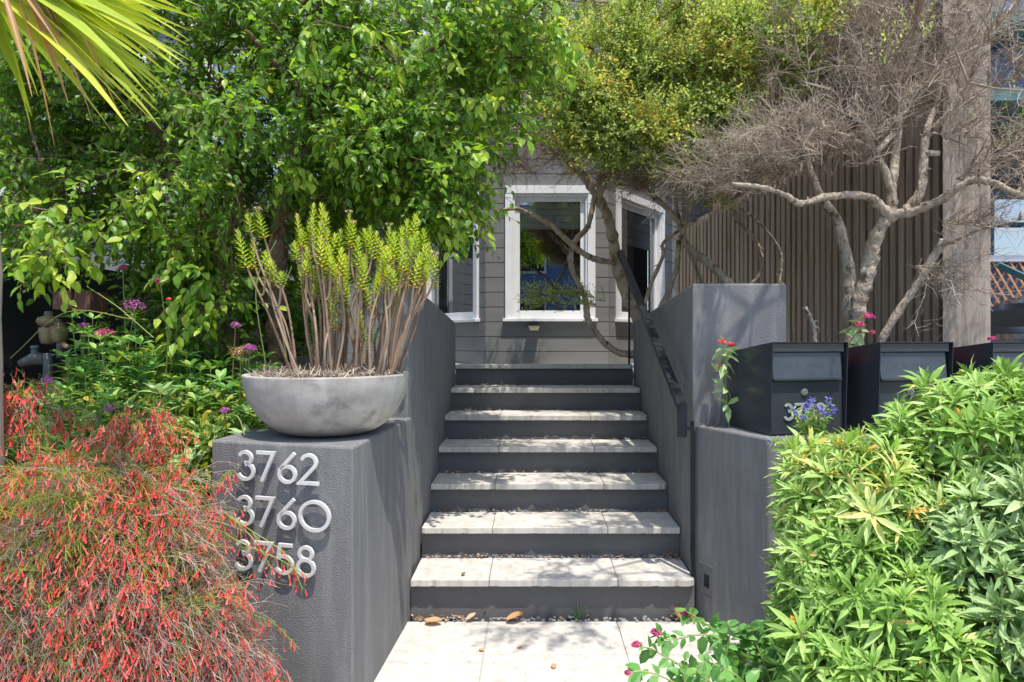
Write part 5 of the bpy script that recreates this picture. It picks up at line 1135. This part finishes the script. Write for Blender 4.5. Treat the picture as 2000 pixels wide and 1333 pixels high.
def bush(label, root, ells, n, leaf, mat, t0, yel=(0, None), nl=22, group='soft leaved shrubs in front of the mailboxes', seed=1):
    t = thing('echium_shrub', label, 'shrub', root, group); lb = MB(); sb = MB(); C = []; D = []
    ctrs = np.array([e[:3] for e in ells]); rr = np.array([e[3:] for e in ells]); area = (rr ** 1.6).prod(1) ** .5; pr = area / area.sum(); tries = 0
    while len(C) < n and tries < 60000:
        tries += 1; j = R.choice(len(ells), p=pr); u = unit(1)[0]
        if u[2] < -.55 or u[1] > .55: continue
        p = ctrs[j] + u * rr[j] * (R.uniform(1.1, 1.24) if R.random() < .12 else R.uniform(.78, 1.1))
        ins = ((p - ctrs) / rr); ins = (ins ** 2).sum(1)
        if (np.delete(ins, j) < .7).any() or p[2] < .02: continue
        if C and (np.linalg.norm(np.array(C) - p, axis=1) < .042).any(): continue
        nrm = u / rr[j]; nrm /= np.linalg.norm(nrm); C.append(p); D.append(nrm * .75 + np.array([0, -.12, .55]) + R.normal(size=3) * .3)
    C = np.array(C); D = np.array(D); D /= np.linalg.norm(D, axis=1, keepdims=True)
    lf = R.uniform(leaf[0] * .8, leaf[1] * 1.12, len(C))
    if yel[1] is not None:
        sel = np.array([any(abs(p[0] - y[0]) < y[2] and abs(p[2] - y[1]) < y[3] for y in yel[1]) for p in C])
    else: sel = np.zeros(len(C), bool)
    if sel.any(): rosettes(lb, C[sel], D[sel], nl, lf[sel], t0 + .12, .5, yel[0])
    rosettes(lb, C[~sel], D[~sel], nl, lf[~sel], t0, .5, .03)
    # inner leaves in darker tints, and woody stems
    m = int(len(C) * 9); j = R.integers(0, len(C), m); p = C[j] - D[j] * R.uniform(.08, .22, (m, 1)) + R.normal(size=(m, 3)) * .03
    lb.leaves(LANCE, p, unit(m) * [1, 1, .6] + D[j] * .5, unit(m) + [0, 0, .8], R.uniform(leaf[0] * .8, leaf[1], m), np.clip(R.random(m) * .45, 0, 1))
    rt = np.array(root); 
    q = C - D * .06; mid = rt * .35 + q * .65 - [0, 0, .05]; st = np.repeat(rt[None], len(C), 0) + R.normal(size=(len(C), 3)) * [.06, .04, .01]
    sb.prisms(st, mid, .006, .0045, R.random(len(C))); sb.prisms(mid, C - D * .02, .0045, .003, R.random(len(C)))
    sb.build('stems', M['twig_brown'], t); lb.build('foliage', M[mat], t); return t
def E(px, py, Y, rx, ry, rY): 
    c = P(px, py, Y); return (c.x, c.y, c.z, rx * Y / F, rY, ry * Y / F)
y1 = P(1740, 960, 2.4)
bush('bright green soft leaved shrub with yellowing upper leaves, below the first mailbox', (1.25, 2.5, 0), [E(1655, 1010, 2.45, 120, 140, .28), E(1620, 1110, 2.35, 92, 120, .24), E(1760, 1010, 2.45, 140, 110, .3), E(1590, 1010, 2.5, 64, 105, .2), E(1620, 920, 2.6, 90, 60, .18)], 215, (.055, .095), 'echium', .42, (.22, [(P(1680, 950, 2.3).x, P(1680, 935, 2.3).z, .36, .13)]))
bush('fresh green soft leaved shrub rising highest, in front of the two far mailboxes', (2.0, 2.5, 0), [E(1840, 880, 2.5, 110, 100, .25), E(1920, 850, 2.45, 110, 110, .28), E(1990, 850, 2.4, 110, 120, .3), E(2130, 880, 2.4, 110, 130, .3), E(1800, 960, 2.45, 90, 90, .25)], 215, (.06, .098), 'echium', .36)
bush('grey green soft leaved shrub with the largest leaf whorls, at the right photo edge', (1.75, 2.15, 0), [E(1910, 1040, 2.2, 110, 100, .25), E(1980, 1180, 2.0, 100, 120, .25), E(1990, 1010, 2.15, 80, 110, .25), E(2120, 1120, 2.1, 110, 140, .28)], 125, (.075, .115), 'echiumG', .55, nl=24)
bush('mid green soft leaved shrub low at the bottom of the photo, right of the path', (1.2, 2.15, 0), [E(1700, 1180, 2.25, 150, 110, .25), E(1820, 1230, 2.1, 130, 110, .25), E(1665, 1275, 2.15, 130, 75, .25), E(1900, 1300, 1.95, 140, 70, .2)], 170, (.06, .10), 'echium', .34)
# loose low plant with pink buds leaning over the path
t = thing('leaning_valerian', 'leafy valerian with round pink buds leaning over the right side of the path', 'plant', (.9, 2.3, 0)); sb = MB(); lb = MB()
stems = [((1450, 1330, 2.35), (1400, 1240, 2.35), (1350, 1200, 2.35), (1337, 1200, 2.35)), ((1470, 1300, 2.3), (1390, 1242, 2.3), (1310, 1250, 2.3), (1285, 1238, 2.3)), ((1400, 1340, 2.2), (1330, 1300, 2.2), (1275, 1270, 2.2), (1246, 1262, 2.2)), ((1380, 1370, 2.1), (1310, 1330, 2.1), (1260, 1312, 2.1), (1227, 1316, 2.1)),
         ((1450, 1380, 2.2), (1420, 1300, 2.2), (1425, 1240, 2.2), (1420, 1215, 2.2)), ((1520, 1370, 2.3), (1490, 1290, 2.3), (1470, 1240, 2.3), (1462, 1220, 2.3)), ((1480, 1390, 2.1), (1450, 1330, 2.1), (1400, 1300, 2.1), (1370, 1290, 2.1)), ((1350, 1400, 2.1), (1340, 1350, 2.1), (1335, 1310, 2.1), (1340, 1275, 2.1)), ((1560, 1370, 2.2), (1540, 1300, 2.2), (1520, 1270, 2.2), (1530, 1235, 2.2)), ((1420, 1420, 2.0), (1400, 1350, 2.0), (1375, 1320, 2.0), (1360, 1300, 2.0)), ((1500, 1350, 2.35), (1480, 1300, 2.35), (1500, 1260, 2.35), (1500, 1225, 2.35)), ((1440, 1340, 2.3), (1440, 1290, 2.3), (1450, 1250, 2.3), (1445, 1230, 2.3)), ((1560, 1340, 2.2), (1570, 1300, 2.2), (1590, 1270, 2.2), (1600, 1240, 2.2))]
for s in stems:
    q = crom([P(*a) for a in s], 5); sb.tube(q, [.0034 * (1 - .5 * i / len(q)) for i in range(len(q))], 6, .8)
    for i in range(1, len(q) - 1, 1 if s[0][0] > 1430 else 2):
        ax = np.array((q[i + 1] - q[i]).normalized()); az = R.uniform(0, PI) + np.array([0, PI]); a_ = np.cross(ax, [.1, 1, .2]); a_ /= np.linalg.norm(a_); b_ = np.cross(ax, a_); rad = np.cos(az)[:, None] * a_ + np.sin(az)[:, None] * b_
        lb.leaves(OVATE, np.array(q[i]) + rad * .003, rad * .8 + ax * R.uniform(.2, .9) + [0, 0, -.15], np.tile([0, -.4, 1.], (2, 1)) + R.normal(size=(2, 3)) * .3, R.uniform(.035, .085, 2) * (1.05 - .45 * i / len(q)), R.uniform(.1, .7, 2), R.uniform(.9, 1.2))
n = 260; pp = np.stack([R.uniform(.55, 1.05, n), R.uniform(1.9, 2.5, n), R.uniform(.02, .17, n)], 1); pp[:, 0] += (pp[:, 1] < 2.2) * .0
lb.leaves(OVATE, pp, unit(n) + [-.3, -.3, .2], unit(n) * .4 + [0, -.3, 1], R.uniform(.05, .085, n), R.random(n) * .5, .8)
sb.build('stems', M['stem'], t); lb.build('foliage', M['valerian'], t)
for (px, py, Y, r) in ((1281, 1236, 2.3, .017), (1243, 1260, 2.2, .015), (1336, 1199, 2.35, .011), (1226, 1315, 2.1, .009)): flower_head(t, P(px, py, Y), Vector((.9, 2.3, 0)), r, 'pink', False)
# violet flowering shoot in front of the first mailbox
t = thing('violet_flower_shoot', 'upright leafy shoot with violet star flowers in front of the first mailbox', 'flower', P(1590, 860, 2.72)); sb = MB(); lb = MB()
for (px, py) in ((1548, 800), (1586, 792), (1620, 790), (1610, 820), (1600, 805), (1510, 862), (1566, 812)):
    q = crom([P(1590 + random.uniform(-12, 12), 890, 2.74), P((px + 1590) / 2, (py + 880) / 2, 2.73), P(px, py, 2.7)], 5); sb.tube(q, .003, 5, .6)
    for i in range(3, len(q)):
        lb.leaves(LANCE, np.repeat(np.array(q[i])[None], 6, 0), unit(6) + [0, -.2, .5], unit(6) + [0, 0, 1], R.uniform(.03, .05, 6) * (1.2 - .6 * i / len(q)), R.uniform(.2, .7, 6))
for (px, py) in ((1548, 798), (1555, 806), (1586, 782), (1592, 795), (1575, 800), (1618, 780), (1622, 790), (1604, 800), (1608, 806), (1628, 802), (1618, 812), (1567, 814), (1503, 860), (1578, 790)):
    f = MB(); c = np.array(P(px, py, 2.67)); m = 16; u = unit(m); f.leaves(NEEDLE, np.repeat(c[None], m, 0), u, u[:, ::-1], .018, R.random(m), 2.2); f.build('flower_head', M['violet'], t)
sb.build('stems', M['stem'], t); lb.build('foliage', M['echium'], t)
# valerians behind the mailboxes
def vstem(label, base, pts, heads, fm='pink'):
    t = thing('valerian_stem', label, 'flower', base); sb = MB(); lb = MB(); q = crom([P(*p) for p in pts], 5); sb.tube(q, .0035, 6, .5)
    for i in range(3, len(q) - 1, 2):
        lb.leaves(LANCE, np.repeat(np.array(q[i])[None], 4, 0), unit(4) + [0, -.3, -.2], unit(4) + [0, 0, 1], R.uniform(.06, .10, 4), R.uniform(.3, .8, 4), 1.3)
    sb.build('stem', M['stem'], t); lb.build('foliage', M['echiumG'], t)
    for (px, py, Y, r) in heads: flower_head(t, P(px, py, Y), q[-3], r, fm, False)
vstem('crimson valerian bloom rising behind the gap of the first two mailboxes', P(1650, 700, 3.5), [(1640, 740, 3.55), (1650, 690, 3.52), (1672, 650, 3.5), (1690, 625, 3.48)], [(1695, 620, 3.48, .035), (1678, 636, 3.48, .032), (1702, 650, 3.5, .018), (1686, 648, 3.48, .022)])
vstem('pale crimson valerian bloom between the dappled wall and the first mailbox', P(1415, 800, 3.3), [(1425, 840, 3.32), (1418, 760, 3.32), (1415, 700, 3.3), (1412, 672, 3.3)], [(1410, 668, 3.3, .02), (1428, 674, 3.3, .02), (1408, 718, 3.3, .013)], 'redtube')
vstem('small crimson valerian bloom behind the mailbox at the photo edge', P(1945, 700, 3.5), [(1950, 740, 3.5), (1945, 700, 3.5), (1940, 668, 3.5)], [(1938, 663, 3.48, .022)])
# drifts of leaf debris on top of the low wall
mb = MB(); n = 200; p = np.stack([R.uniform(1.35, 1.6, n), R.uniform(2.96, 3.1, n), np.full(n, .951)], 1); mb.leaves(TINY, p, unit(n) * [1, 1, .2], unit(n) * .3 + [0, 0, 1], R.uniform(.008, .02, n), R.random(n))
n = 60; p = np.stack([R.uniform(.85, 1.0, n), R.uniform(3.3, 3.41, n), np.full(n, .951)], 1); mb.leaves(TINY, p, unit(n) * [1, 1, .2], unit(n) * .3 + [0, 0, 1], R.uniform(.006, .014, n), R.random(n))
tag(mb.build('leaf_litter', M['litter']), 'rusty leaf crumbs lying between the mailboxes on the low wall', 'leaf litter', kind='stuff')
